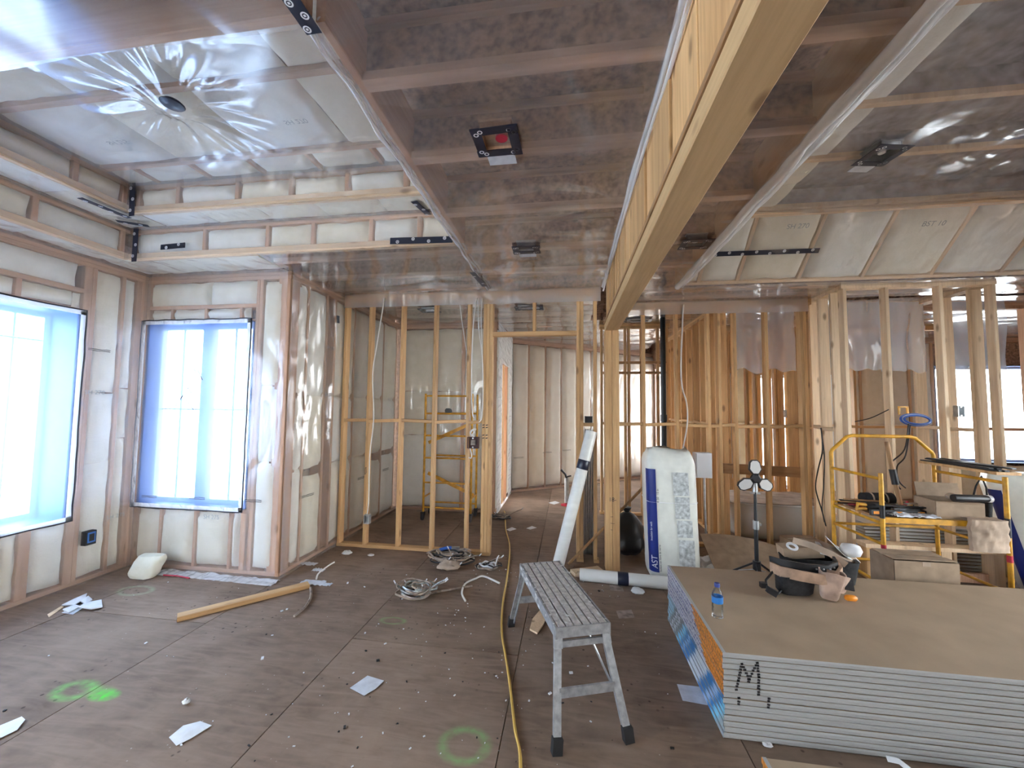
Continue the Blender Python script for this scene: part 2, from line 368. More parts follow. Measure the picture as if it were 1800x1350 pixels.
M_['ground'] = mat_plain('bounce_ground', (.78, .79, .80), .95, nscale=3., namp=.1)  # paleness added so the ground reflects daylight up onto the ceilings
def mat_glass(name, tint=(1, 1, 1), g=.6):
    m, nt, b, o = nodes(name); nt.nodes.remove(b)
    tr = N(nt, 'ShaderNodeBsdfTransparent', inp={'Color': (*tint, 1)}); gl = N(nt, 'ShaderNodeBsdfGlossy', inp={'Roughness': .03})
    lw = N(nt, 'ShaderNodeLayerWeight', inp={0: .25}); mx = N(nt, 'ShaderNodeMixShader')
    nt.links.new(math_(nt, 'MULTIPLY', lw.outputs['Fresnel'], g, True), mx.inputs[0]); nt.links.new(tr.outputs[0], mx.inputs[1]); nt.links.new(gl.outputs[0], mx.inputs[2])
    nt.links.new(mx.outputs[0], o.inputs[0]); return m
M_['glass'] = mat_glass('window_glass', (.95, .98, 1)); M_['pet'] = mat_glass('clear_bottle', (.93, .96, .97), .7)

# ------------------------------------------------------------------ large structure
CZ = 2.77                                    # underside of the low ceiling
ST, SD = .034, .126                          # stud thickness and depth

class Fr:
    """a wall or ceiling plane: o origin, u along, v up, n towards the room"""
    def __init__(s, o, u, v, n): s.o, s.u, s.v, s.n = Vector(o), Vector(u).normalized(), Vector(v).normalized(), Vector(n).normalized()
    def p(s, a, b, c=0): return s.o+s.u*a+s.v*b+s.n*c

def stud(fr, parent, a0, a1, b0, b1, mat=None, d=SD, name=None, off=0):
    """timber whose room-side face covers (a0..a1, b0..b1)"""
    mat = mat or M_['wood_red']; da, db = a1-a0, b1-b0
    if db >= da: return lumber(name or 'stud', fr.p((a0+a1)/2, b0, off-d/2), fr.p((a0+a1)/2, b1, off-d/2), da, d, parent, mat, fr.n)
    return lumber(name or 'plate', fr.p(a0, (b0+b1)/2, off-d/2), fr.p(a1, (b0+b1)/2, off-d/2), db, d, parent, mat, fr.n)

def batt(fr, parent, a0, a1, b0, b1, bulge=.022, tuck=.03, seed=None, name='insulation_batt'):
    w, h = a1-a0, b1-b0; sd = R(0, 99) if seed is None else seed
    nu = max(5, min(24, int(w/.03))); nv = max(5, min(46, int(h/.05)))
    def fn(u, v):
        du, dv = min(u, 1-u)*w, min(v, 1-v)*h; e = min(1, min(du, dv)/.045); e = e*e*(3-2*e)
        q = fr.p(a0+u*w, b0+v*h); nz = noise.noise(q*9+V(sd, 0, 0)); nb = noise.noise(q*2.3+V(0, sd, 0))
        ja = (noise.noise(q*7+V(0, 0, sd)))*.016*(1-e); jb = (noise.noise(q*7+V(sd, 9, 0)))*.016*(1-e)
        return fr.p(a0+u*w+ja, b0+v*h+jb, -tuck+(tuck+bulge)*e+(nz*.006+nb*.010)*e)
    mb = MB(); mb.grid(fn, nu, nv); return mb.build(name, M_['batt'], parent, smooth=80)

def film(fr, parent, a0, a1, b0, b1, c=.028, mat=None, amp=.006, nu=24, nv=24, name='vapour_barrier', holes=(), warp=None):
    """one sheet of film; holes = rectangles left out"""
    mat = mat or M_['poly']; mb = MB(); sd = R(0, 50)
    xs = sorted({a0, a1, *[q for h in holes for q in h[:2]]}); ys = sorted({b0, b1, *[q for h in holes for q in h[2:]]})
    for i in range(len(xs)-1):
        for j in range(len(ys)-1):
            cx, cy = (xs[i]+xs[i+1])/2, (ys[j]+ys[j+1])/2
            if any(h[0] < cx < h[1] and h[2] < cy < h[3] for h in holes): continue
            A0, A1, B0, B1 = xs[i], xs[i+1], ys[j], ys[j+1]
            ku = max(2, int(nu*(A1-A0)/(a1-a0))); kv = max(2, int(nv*(B1-B0)/(b1-b0)))
            def fn(u, v):
                a, b = A0+u*(A1-A0), B0+v*(B1-B0); q = fr.p(a, b)*3+V(sd, sd, 0)
                return fr.p(a, b, c+noise.noise(q)*amp+noise.noise(q*.6)*amp*.5+(warp(a, b) if warp else 0))
            mb.grid(fn, ku, kv)
    return mb.build(name, mat, parent, smooth=80)

def stamp(fr, parent, body, a, b, size, c=.052, mat=None, name='printed_code', rot=0):
    cu = bpy.data.curves.new('t', 'FONT'); cu.body = body; cu.size = size; cu.align_x = 'CENTER'; cu.align_y = 'CENTER'
    to = bpy.data.objects.new('t', cu); COL.objects.link(to)
    me = bpy.data.meshes.new_from_object(to.evaluated_get(bpy.context.evaluated_depsgraph_get()))
    bpy.data.objects.remove(to); bpy.data.curves.remove(cu); me.materials.clear(); me.materials.append(mat or M_['inkgrey'])
    ca, sa = math.cos(rot), math.sin(rot)
    for v in me.vertices:
        x, y = v.co.x*ca-v.co.y*sa, v.co.x*sa+v.co.y*ca; v.co = fr.p(a+x, b+y, c)
    return obj(name, me, parent)

def window(name, fr, a0, a1, b0, b1, label, mull=(), munt_v=(), munt_h=(), depth=.14, cover=True, seal=True, jamb='bluewrap', mw=.10):
    """recessed window: membrane-lined jamb, vinyl frame, panes, muntins, film cover and black sealant line"""
    mb = MB(); F0 = .045
    d0 = -depth
    for q in ((a0, a0+F0, b0, b1), (a1-F0, a1, b0, b1), (a0+F0, a1-F0, b0, b0+F0), (a0+F0, a1-F0, b1-F0, b1)):
        mb.bar(fr.p((q[0]+q[1])/2 if q[1]-q[0] < .06 else q[0], (q[2]+q[3])/2 if q[1]-q[0] > .06 else q[2], d0), fr.p((q[0]+q[1])/2 if q[1]-q[0] < .06 else q[1], (q[2]+q[3])/2 if q[1]-q[0] > .06 else q[3], d0), F0, .05, fr.n)
    w = struct(name, mb, M_['vinyl'], label, 'window')
    j = .012
    for q in ((a0, b0, a0, b1), (a1, b0, a1, b1), (a0, b0, a1, b0), (a0, b1, a1, b1)):
        mb = MB(); up = fr.n; mb.bar(fr.p(q[0], q[1], -depth/2), fr.p(q[2], q[3], -depth/2), j, depth, up); mb.build('jamb_liner', M_[jamb], w)
    ed = [a0+F0]+[x for m in mull for x in (m-mw/2, m+mw/2)]+[a1-F0]
    for m in mull:
        mb = MB(); mb.bar(fr.p(m, b0+F0, d0), fr.p(m, b1-F0, d0), mw, .06, fr.n); mb.build('mullion', M_['vinyl'], w)
    for i in range(0, len(ed), 2):
        mb = MB(); mb.add([fr.p(ed[i], b0+F0, d0-.004), fr.p(ed[i+1], b0+F0, d0-.004), fr.p(ed[i+1], b1-F0, d0-.004), fr.p(ed[i], b1-F0, d0-.004)], [(0, 1, 2, 3)])
        pn = mb.build('pane', M_['glass'], w)
        for t in munt_v:
            x = ed[i]+(ed[i+1]-ed[i])*t; mb = MB(); mb.bar(fr.p(x, b0+F0, d0+.005), fr.p(x, b1-F0, d0+.005), .014, .012, fr.n); mb.build('muntin', M_['vinyl'], pn)
        for t in munt_h:
            yv = b0+(b1-b0)*t; mb = MB(); mb.bar(fr.p(ed[i], yv, d0+.006), fr.p(ed[i+1], yv, d0+.006), .014, .012, fr.n); mb.build('muntin', M_['vinyl'], pn)
    if cover: film(fr, w, a0-.01, a1+.01, b0-.01, b1+.01, .012, M_['poly_win'], .004, 12, 16, 'film_cover')
    if seal:
        mb = MB(); e = .022; pts = []
        cs = [(a0-e, b0-e), (a1+e, b0-e), (a1+e, b1+e), (a0-e, b1+e)]
        for k in range(4):
            (x0, y0), (x1, y1) = cs[k], cs[(k+1) % 4]
            for t in range(14): pts.append(fr.p(x0+(x1-x0)*t/14+R(-.004, .004), y0+(y1-y0)*t/14+R(-.004, .004), .052))
        mb.tube(pts, .006, 5, closed=True); mb.build('sealant_line', M_['sealant'], w)
        for (x0, y0), (x1, y1) in zip(cs, cs[1:]+cs[:1]):
            mx, my = (.02 if x0 < x1 else -.02) if y0 == y1 else 0, 0
            ox, oy = (0, .022 if y0 < (b0+b1)/2 else -.022) if y0 == y1 else (.022 if x0 < (a0+a1)/2 else -.022, 0)
            m2 = MB(); m2.bar(fr.p(x0+ox, y0+oy, .05), fr.p(x1+ox, y1+oy, .05), .036, .003, fr.n); m2.build('film_border', M_['poly_rim'], w)
    return w

def sheathing(name, fr, a0, a1, b0, b1, holes, label, off=-.14, mat=None):
    """outer board of a wall with openings cut out, as the wall's own mesh"""
    mb = MB(); xs = sorted({a0, a1, *[q for h in holes for q in h[:2]]}); ys = sorted({b0, b1, *[q for h in holes for q in h[2:]]})
    for i in range(len(xs)-1):
        for j in range(len(ys)-1):
            cx, cy = (xs[i]+xs[i+1])/2, (ys[j]+ys[j+1])/2
            if any(h[0] < cx < h[1] and h[2] < cy < h[3] for h in holes): continue
            mb.bar(fr.p(xs[i], cy, off-.01), fr.p(xs[i+1], cy, off-.01), ys[j+1]-ys[j], .02, fr.n)
    return struct(name, mb, mat or M_['osb'], label, 'wall')

# ---- floor: sub-floor with plywood sheets laid on it
mb = MB(); mb.box((2., 3., -.06), (13., 13., .08)); floor = struct('floor', mb, M_['osb'], 'dusty brown plywood subfloor marked with green spray paint', 'floor')
_pc = {}
for i in range(-2, 11):
    x0 = -1.405+1.1*(i-1); x1 = x0+1.1
    x0 = max(x0, -4.24)
    if x1 < -4.1: continue
    off = (0, 1.1)[i % 2]
    y = -3.0-off
    while y < 9.4:
        y0, y1 = max(y, -3.), min(y+2.2, 9.4); y += 2.2
        if y1-y0 < .05: continue
        key = (round(x1-x0, 3), round(y1-y0, 3))
        if key not in _pc:
            b2 = MB(); b2.box((0, 0, -.009), (key[0]-.005, key[1]-.005, .018)); _pc[key] = b2.mesh('plywood_sheet', M_['floor'])
        obj('plywood_sheet', _pc[key], floor, ((x0+x1)/2, (y0+y1)/2, R(-.0012, 0)))
mb = MB(); mb.box((0, 0, -.95), (90, 90, .1)); g = struct('ground', mb, M_['ground'], 'ground outside the windows, made pale to bounce daylight indoors', 'ground')

# ---- left wall
fl = Fr((-4.1, 0, 0), Y, Z, X); wl = (.90, 2.72, .574, 2.283); wl2 = (-1.9, -.1, .574, 2.283)
wall_left = sheathing('wall_left', fl, -2.95, 3.42, 0, 3.6, [wl, wl2], 'insulated left wall under clear film with a large window')
window('window_1', fl, *wl, 'large bright window in the left wall, masked with blue membrane', mull=(1.85,), munt_v=(.22, .78), munt_h=(.86,), depth=.3)
window('window_2', fl, *wl2, 'unseen window in the left wall behind the camera, added for light', cover=False, seal=False, jamb='vinyl')  # out-of-view window added for more light from the left
def yl(px, py=700): return at(px, py, x=-4.1).y
stud(fl, wall_left, -2.95, 3.25, 2.735, 2.77); stud(fl, wall_left, -2.95, 3.25, 2.70, 2.734)
stud(fl, wall_left, -2.95, 3.25, 0, .034)
stud(fl, wall_left, .2, 2.80, 2.46, 2.50); stud(fl, wall_left, .75, 2.74, 2.292, 2.325); stud(fl, wall_left, .75, 2.74, .535, .57)
for a0, a1 in ((.82, .86), (2.745, 2.80), (2.80, 2.835), (3.03, 3.06), (3.155, 3.20), (3.2, 3.25)): stud(fl, wall_left, a0, a1, .034, 2.70)
for a in (1.3, 1.7, 2.1, 2.33): stud(fl, wall_left, a, a+ST, 2.325, 2.46)
for a in (1.2, 1.7, 2.33): stud(fl, wall_left, a, a+ST, .034, .535)
stud(fl, wall_left, 2.46, 2.53, .034, .535)
for q in ((.86, 2.70, 2.50, 2.70), (2.37, 2.68, 2.33, 2.455), (2.69, 2.745, 2.33, 2.455), (1.74, 2.1, 2.33, 2.455), (2.14, 2.33, 2.33, 2.455),
          (2.84, 3.03, .05, 1.0), (2.84, 3.03, 1.0, 1.62), (2.84, 3.03, 1.62, 2.69), (3.065, 3.15, .05, 1.2), (3.065, 3.15, 1.2, 1.66), (3.065, 3.15, 1.66, 2.69),
          (1.24, 1.7, .05, .53), (1.74, 2.33, .05, .53), (2.37, 2.46, .05, .53), (2.535, 2.745, .05, .53), (.2, .8, .05, 2.69), (-.06, .2, .05, 2.69), (-2.9, -1.95, .05, 2.69), (-1.9, -.1, .05, .5), (-1.9, -.1, 2.33, 2.69)):
    batt(fl, wall_left, *q)
film(fl, wall_left, -2.95, 3.24, 0, CZ, .046, nu=40, nv=20, holes=[wl, wl2])
for px, py, t in ((163, 690, 'SH 270'), (400//2, 907, 'SH 275')):
    q = at(px, py, x=-4.07); stamp(fl, wall_left, t, q.y, q.z, .05)
def dashes(parent, c, d, L):
    for dz in (0, .014):
        mb = MB(); mb.tube([Vector(c)+Vector(d)*(L*t/5-L/2)+Z*(dz+R(-.003, .003)) for t in range(6)], .003, 4); mb.build('marker_dash', M_['ink'], parent)
dashes(wall_left, at(175, 617, x=-4.045), Y, .16)

# ---- wall with the tall window
ff = Fr((0, 3.25, 0), X, Z, -Y); wf = (-4.055, -2.92, .58, 2.30)
wall_front = sheathing('wall_front', ff, -4.27, -2.56, 0, 3.6, [wf], 'insulated wall with a tall window beside the corner')
w2 = window('window_3', ff, *wf, 'tall two-sash window with blue membrane, black marks on its film', mull=(-3.49,), munt_v=(.5,), munt_h=(.52,), depth=.12, mw=.11)
def xf(px, py=540): return at(px, py, y=3.25).x
for q in ((-4.1, -2.56, 2.735, 2.77), (-4.1, -2.56, 2.70, 2.734), (-4.1, -2.56, 0, .034), (-4.06, -2.89, 2.44, 2.475), (-4.06, -2.89, 2.312, 2.33), (-4.06, -2.90, .535, .572)): stud(ff, wall_front, *q)
for a0, a1 in ((-4.10, -4.065), (-2.905, -2.87), (-2.87, -2.835), (-2.62, -2.55)): stud(ff, wall_front, a0, a1, .034, 2.70)
stud(ff, wall_front, -2.62, -2.552, .034, 2.70, off=.004, name='corner_post')
for px in (303, 362, 424): stud(ff, wall_front, xf(px)-.014, xf(px)+.014, 2.33, 2.44)
for px in (280, 341, 403): q = at(px, 940, y=3.25).x; stud(ff, wall_front, q-.015, q+.015, .034, .535)
q = at(429, 940, y=3.25).x; stud(ff, wall_front, q-.045, q+.045, .034, .535)
for a0, a1, b0, b1 in ((-4.06, -3.4, 2.475, 2.70), (-3.4, -2.9, 2.475, 2.70), (-2.83, -2.62, 1.0, 1.7), (-2.83, -2.62, .05, 1.0), (-2.83, -2.62, 1.7, 2.69)): batt(ff, wall_front, a0, a1, b0, b1)
for p0, p1 in ((266, 301), (305, 360), (364, 421), (426, 440)): batt(ff, wall_front, xf(p0), xf(p1), 2.332, 2.437)
for p0, p1 in ((240, 278), (282, 339), (343, 401), (405, 418)): batt(ff, wall_front, at(p0, 940, y=3.25).x, at(p1, 940, y=3.25).x, .05, .53)
film(ff, wall_front, -4.08, -2.55, 0, CZ, .046, nu=20, nv=26, holes=[wf])
q = at(375, 908, y=3.22); stamp(ff, wall_front, 'SH 275', q.x, q.z, .055)
for p in (((345, 645), (353, 662), (356, 668)), ((341, 648), (350, 668)), ((330, 682), (341, 697)), ((323, 693), (331, 682)), ((322, 696), (340, 720)), ((316, 703), (322, 694)), ((309, 714), (311, 708), (313, 706))):
    mb = MB(); mb.tube([at(a, b, y=3.225) for a, b in p], .003, 4); mb.build('marker_stroke', M_['ink'], w2)
for a, b in ((262, 874), (346, 877), (445, 882)): dashes(w2, at(a, b, y=3.195), X, .16)

# ---- wall running back from the corner, and the alcove behind the stud partition
fj = Fr((-2.55, 0, 0), Y, Z, X)
wall_jog = sheathing('wall_alcove_left', fj, 3.27, 5.75, 0, 3.6, [], 'insulated side wall of the alcove under clear film')
for b in (2.735, 2.70, 0): stud(fj, wall_jog, 3.25, 5.65, b, b+.034)
for a0, a1 in ((3.25, 3.355), (3.50, 3.525), (3.80, 3.835), (3.95, 3.985), (4.35, 4.385), (4.72, 4.755), (5.1, 5.135), (5.5, 5.535)): stud(fj, wall_jog, a0, a1, .034, 2.70)
for a0, a1 in ((3.36, 3.50), (3.53, 3.80), (3.99, 4.35), (4.39, 4.72), (4.76, 5.10), (5.14, 5.5)):
    for b0, b1 in ((.05, .85+R(-.1, .1)), (.9, 1.62), (1.62, 2.69)): batt(fj, wall_jog, a0, a1, b0, b1)
film(fj, wall_jog, 3.21, 5.63, 0, CZ, .046, nu=20, nv=20)
for px, py, t in ((578, 612, 'SH 275'), (575, 694, 'SH 270'), (683, 702, 'SH 275')): q = at(px, py, x=-2.52); stamp(fj, wall_jog, t, q.y, q.z, .05)
for px, py in ((541, 872), (678, 826), (636, 841)): dashes(wall_jog, at(px, py, x=-2.495), Y, .18)
fb = Fr((0, 5.65, 0), X, Z, -Y)
wall_ab = sheathing('wall_alcove_back', fb, -2.7, -1.05, 0, 3.6, [], 'insulated back wall of the alcove behind the yellow scaffold')
for b in (2.735, 2.70, 0): stud(fb, wall_ab, -2.55, -1.05, b, b+.034)
for a in (-2.55, -2.02, -1.58, -1.14): stud(fb, wall_ab, a, a+.05, .034, 2.70)
for a0, a1 in ((-2.5, -2.02), (-1.97, -1.58), (-1.53, -1.14)):
    for b0, b1 in ((.05, 1.1), (1.1, 1.75), (1.75, 2.69)): batt(fb, wall_ab, a0, a1, b0, b1)
film(fb, wall_ab, -2.54, -1.04, 0, CZ, .046, nu=12, nv=20)

# ---- hallway beyond the door opening
fh = Fr((-1.04, 0, 0), Y, Z, X); wh = (5.95, 6.62, .05, 2.2)
wall_hs = sheathing('wall_hall_left', fh, 5.65, 7.1, 0, 3.6, [wh], 'pale hallway side wall with an open daylight gap')
stud(fh, wall_hs, 5.58, 5.62, 0, 2.77); stud(fh, wall_hs, 6.2, 6.32, 0, 2.2, M_['wood']); stud(fh, wall_hs, 5.92, 5.95, 0, 2.77); stud(fh, wall_hs, 6.62, 6.66, 0, 2.77); stud(fh, wall_hs, 5.6, 7.0, 2.20, 2.26)
batt(fh, wall_hs, 5.63, 5.92, .03, 2.7); batt(fh, wall_hs, 6.67, 7.0, .03, 2.7); batt(fh, wall_hs, 5.95, 6.62, 2.27, 2.7)
film(fh, wall_hs, 5.56, 7.03, 0, CZ, .03, M_['poly_rim'], nu=14, nv=16, holes=[wh])
du = V(1.11, .84, 0).normalized(); fhb = Fr((-1.04, 7.04, 0), du, Z, V(.84, -1.11, 0))
wall_hb = sheathing('wall_hall_back', fhb, -.2, 4.4, 0, 3.6, [], 'angled insulated wall of full-height batts at the hallway end')
for b in (2.735, 2.70, 0): stud(fhb, wall_hb, 0, 4.2, b, b+.034)
for k in range(11):
    stud(fhb, wall_hb, k*.37, k*.37+.03, .034, 2.70); batt(fhb, wall_hb, k*.37+.03, k*.37+.37, .06, 2.69, .05)
film(fhb, wall_hb, 0, 4.2, 0, CZ, .085, M_['poly'], .012, 30, 18)
mb = MB()
for q in ((1.9, 7.75, 1.8, .02, .3, 3.6), (1.9, 9.35, 1.8, .02, .5, 3.6), (1.9, 8.5, .2, .02, 1.2, .4), (1.9, 8.5, 3.0, .02, 1.2, 1.2)): mb.box(q[:3], q[3:])  # hidden gap between the boards added to let daylight onto the hall wall
struct('wall_hall_right', mb, M_['osb'], 'boarded far right end of the hallway with a hidden opening added for daylight', 'wall')
for px, py in ((908, 803), (955, 798), (990, 797)):
    q = at(px, py, y=7.2); dashes(wall_hb, fhb.p((q.x+1.04)/du.x, q.z, .1), du, .2)

# ---- rear exterior wall of the right-hand rooms
fr_ = Fr((0, 7.6, 0), X, Z, -Y); wr1 = (3.3, 4.62, .15, 2.15); wr2 = (6.15, 7.6, .7, 2.3); wr0 = (2.3, 2.9, .3, 2.3)
wall_rear = sheathing('wall_rear', fr_, 1.75, 8.4, 0, 3.6, [wr0, wr1, wr2], 'rear exterior wall with bright windows behind the stud partitions')
window('window_4', fr_, *wr1, 'bright rear window glimpsed between the studs above the bathtub', mull=(3.95,), cover=False, seal=False, jamb='vinyl')
window('window_5', fr_, *wr2, 'bright rear window with blue jamb behind the right-hand studs', mull=(6.9,), cover=False, seal=False)
window('window_8', fr_, *wr0, 'narrow bright rear window behind the plank-like row of studs', cover=False, seal=False, jamb='vinyl')
for b in (2.735, 2.70, 0): stud(fr_, wall_rear, 1.75, 8.4, b, b+.034)
for a in (1.8, 2.25, 2.92, 3.24, 4.64, 5.0, 5.38, 5.75, 6.1, 7.62, 8.0): stud(fr_, wall_rear, a, a+.036, .034, 2.70, M_['wood'])
for a0, a1 in ((2.96, 3.24), (4.68, 5.0), (5.04, 5.38), (5.42, 5.75), (5.79, 6.1), (7.66, 8.0)): batt(fr_, wall_rear, a0, a1, .05, 1.3); batt(fr_, wall_rear, a0, a1, 1.3, 2.69)
batt(fr_, wall_rear, 6.15, 7.6, .05, .66)
film(fr_, wall_rear, 4.66, 6.12, 0, CZ, .046, nu=14, nv=16)

# ---- right wall and back wall (behind the camera), with the windows that light the room
fw_ = Fr((4.95, 0, 0), Y, Z, -X); rw = [(-1.9, -.9, .9, 2.3), (.6, 3.3, .3, 2.4)]
wall_right = sheathing('wall_right', fw_, -2.95, 4.75, 0, 3.6, rw, 'right wall with large windows beside the camera')
window('window_6', fw_, *rw[0], 'window in the right wall behind the camera', mull=(-1.4,), cover=False, seal=False, jamb='vinyl')
window('window_7', fw_, *rw[1], 'wide window in the right wall beside the drywall stack', mull=(1.5, 2.4), cover=False, seal=False, jamb='vinyl')
fk = Fr((0, -2.8, 0), X, Z, Y); kw = [(-3.3, -1.9, .8, 2.2)]  # added opening out of view, kept small to limit light from behind
wall_back = sheathing('wall_back', fk, -4.24, 5.1, 0, 3.6, kw, 'back wall behind the camera with one window added for light')
for i, q in enumerate(kw): window('window_%d' % (9+i), fk, *q, 'unseen window in the back wall, added and sized for its light', mull=((q[0]+q[1])/2,), cover=False, seal=False, jamb='vinyl')
mb = MB()
mb.box((8.42, 6.2, 1.6), (.04, 2.9, 3.4)); mb.box((6.7, 4.72, 1.6), (3.46, .04, 3.4))
struct('wall_far_right', mb, M_['osb'], 'plain boarding closing off the rear rooms', 'wall')

# ---- ceilings
mb = MB()
mb.box((2.05, 2.5, 3.62), (13., 14., .05))
for x0, x1, y0, y1 in ((-4.24, -.83, -3., 1.1), (-.83, 1.1, -3., 9.4), (-4.24, -.83, 2.83, 9.4), (1.1, 8.4, 4.12, 9.4), (-4.24, -3.79, 1.1, 2.83)):
    mb.box(((x0+x1)/2, (y0+y1)/2, 3.06), (x1-x0, y1-y0, .03))
ceiling = struct('ceiling', mb, M_['osb'], 'low brown ceiling of joists behind shiny clear film', 'ceiling')
_jc = {}
def joist(parent, x0, x1, y, z=CZ, h=.25, mat=None, fl_=.06):
    L = round(x1-x0, 3); k = (L, h, mat)
    if k not in _jc:
        b2 = MB(); b2.box((0, 0, .017), (L, fl_, .034)); 
        if not mat: b2.box((0, 0, h-.017), (L, fl_, .034))
        b2.box((0, 0, h/2), (L, .011, h-.07), None, 1); _jc[k] = b2.mesh('joist', [mat or M_['ijoist'], M_['osb_grey'] if mat else M_['osb']])
    return obj('joist', _jc[k], parent, ((x0+x1)/2, y, z))
ys = [-2.5, -1.9, -1.3, -.7, -.1, .35, .85, 1.361, 1.834, 2.401, 3.012, 3.536]
for y in ys: joist(ceiling, -.83, .34, y); joist(ceiling, .48, 1.1, y)
for y in ys[:7]: joist(ceiling, -4.1, -.83, y)
for y in (3.05, 3.536, 3.95): joist(ceiling, -2.55, -.83, y)
for y in (4.3, 4.75, 5.25, 5.6): joist(ceiling, -2.55, .34, y)
for y in (6.0, 6.5, 7.0, 7.5, 8.0, 8.5): joist(ceiling, -1.04, .34, y)
for y in (4.3, 4.6, 5.1, 5.6, 6.1, 6.6, 7.1, 7.5): joist(ceiling, .48, 8.4, y)
lumber('rim_board', (-.80, 1.1, CZ+.125), (-.80, 2.83, CZ+.125), .034, .25, ceiling, M_['wood_red'], Z)
lumber('rim_board', (1.08, -2.8, CZ+.125), (1.08, 4.1, CZ+.125), .034, .25, ceiling, M_['wood_pale'], Z)
fc = Fr((0, 0, CZ), X, Y, -Z)
def folds(x_edge, sgn, y=0):
    def f(a, b):
        d = abs(a-x_edge); return .008*math.sin(b*26+3*noise.noise(V(b*2, 1, 0))+d*10)*math.exp(-d/.16)*max(0, .3+noise.noise(V(b*1.3, 5, 2))*1.5)
    return f
_fa, _fb = folds(-.86, 1), folds(.335, 1)
film(fc, ceiling, -.86, .335, -2.8, 4.02, .010, M_['poly_ceil'], .010, 44, 260, warp=lambda a, b: _fa(a, b)+_fb(a, b))
film(fc, ceiling, -4.1, -.84, -2.8, 1.1, .008, M_['poly_ceil'], .016, 50, 60)
film(fc, ceiling, -2.55, -.84, 2.83, 4.02, .007, M_['poly_ceil'], .012, 40, 30)
film(fc, ceiling, .485, 1.1, -2.8, 4.70, .006, M_['poly_tray'], .008, 16, 110)
film(fc, ceiling, -2.55, .30, 4.14, 5.64, .008, M_['poly_ceil'], .014, 40, 20)
film(fc, ceiling, -1.0, 1.6, 5.66, 9.0, .008, M_['poly_ceil'], .02, 30, 30)
film(fc, ceiling, 1.1, 4.9, 4.13, 4.70, .007, M_['poly_ceil'], .012, 50, 10)
film(fc, ceiling, .5, 8.3, 4.80, 7.58, .008, M_['poly_ceil'], .016, 60, 24)
lumber('rim_board', (-4.1, 1.083, CZ+.24), (-.83, 1.083, CZ+.24), .48, .034, ceiling, M_['wood_red'], Y)
# insulated soffit ring next to the outer walls
for x0, x1 in ((-3.79, -3.4), (-3.4, -3.0), (-3.0, -2.57)): batt(fc, ceiling, x0, x1, 2.85, 3.24, .0, .03)
for y0, y1 in ((1.12, 1.7), (1.7, 2.3), (2.3, 2.84)): batt(fc, ceiling, -4.08, -3.8, y0, y1, .0, .03)
batt(fc, ceiling, -4.08, -3.8, 2.84, 3.24, .0, .03)
film(fc, ceiling, -4.09, -2.56, 2.835, 3.24, .012, M_['poly'], .006, 30, 8); film(fc, ceiling, -4.09, -3.795, 1.1, 2.835, .012, M_['poly'], .006, 8, 30)

# ---- left tray: two steps up to a higher insulated ceiling
Z1, Z2, Z3 = CZ, 3.03, 3.25
mb = MB(); mb.box((-2.3, 1.9, Z3+.2), (3.6, 2.1, .02)); tray = struct('ceiling_tray_left', mb, M_['osb_grey'], 'stepped insulated tray ceiling above the left side of the room', 'ceiling')
def step_face(fr, parent, a0, a1, h, cr, z0):
    """short vertical face: bottom and top plates, cripples, batts between"""
    stud(fr, parent, a0, a1, z0, z0+.055, M_['wood_pale'], .05); stud(fr, parent, a0, a1, z0+h-.03, z0+h, M_['wood_red'], .05)
    prev = a0
    for c in cr+[a1]:
        if c < a1: stud(fr, parent, c-.018, c+.018, z0+.055, z0+h-.03, M_['wood_red'], .05)
        if c-prev > .08: batt(fr, parent, prev+.02, c-.02, z0+.06, z0+h-.03, .016)
        prev = c
    film(fr, parent, a0, a1, z0-.005, z0+h, .036, M_['poly'], .004, 40, 5)
f1 = Fr((0, 2.83, 0), X, Z, -Y); f2 = Fr((0, 2.56, 0), X, Z, -Y); f3 = Fr((-3.79, 0, 0), Y, Z, X); f4 = Fr((-3.43, 0, 0), Y, Z, X)
step_face(f1, tray, -3.79, -.84, Z2-Z1, [-3.74, -3.05, -2.46, -2.05, -1.55, -1.15], Z1)
step_face(f2, tray, -3.43, -.84, Z3-Z2, [-3.38, -3.02, -2.50, -2.05, -1.6, -1.15], Z2)
step_face(f3, tray, 1.1, 2.83, Z2-Z1, [1.4, 1.8, 2.22, 2.78], Z1)
step_face(f4, tray, 1.1, 2.56, Z3-Z2, [1.3, 1.75, 2.2, 2.51], Z2)
fs = Fr((0, 0, Z2), X, Y, -Z)
for x0, x1 in ((-3.42, -2.9), (-2.9, -2.4), (-2.4, -1.9), (-1.9, -1.4), (-1.4, -.86)): batt(fs, tray, x0, x1, 2.565, 2.825, 0, .02)
for y0, y1 in ((1.1, 1.7), (1.7, 2.25), (2.25, 2.82)): batt(fs, tray, -3.78, -3.435, y0, y1, 0, .02)
film(fs, tray, -3.79, -.84, 2.56, 2.83, .012, M_['poly'], .005, 40, 6); film(fs, tray, -3.79, -3.43, 1.1, 2.56, .012, M_['poly'], .005, 6, 30)
ft = Fr((0, 0, Z3), X, Y, -Z)
for y in (1.25, 1.77, 2.35): joist(tray, -3.43, -.84, y, Z3, .2, None, .04)
for y0, y1 in ((1.28, 1.75), (1.79, 2.33)):
    for x0, x1 in ((-3.42, -2.75), (-2.75, -2.1), (-2.1, -1.45), (-1.45, -.86)): batt(ft, tray, x0, x1, y0, y1, .012, .03)
for x0, x1 in ((-3.42, -3.2), (-3.17, -2.75), (-2.7, -2.28), (-2.24, -1.82), (-1.78, -1.35), (-1.3, -.86)): batt(ft, tray, x0, x1, 2.37, 2.55, .012, .03)
for x in (-3.185, -2.725, -2.26, -1.8, -1.325): lumber('nailer', (x, 2.37, Z3+.05), (x, 2.55, Z3+.05), .03, .1, tray, M_['wood_red'], Z)
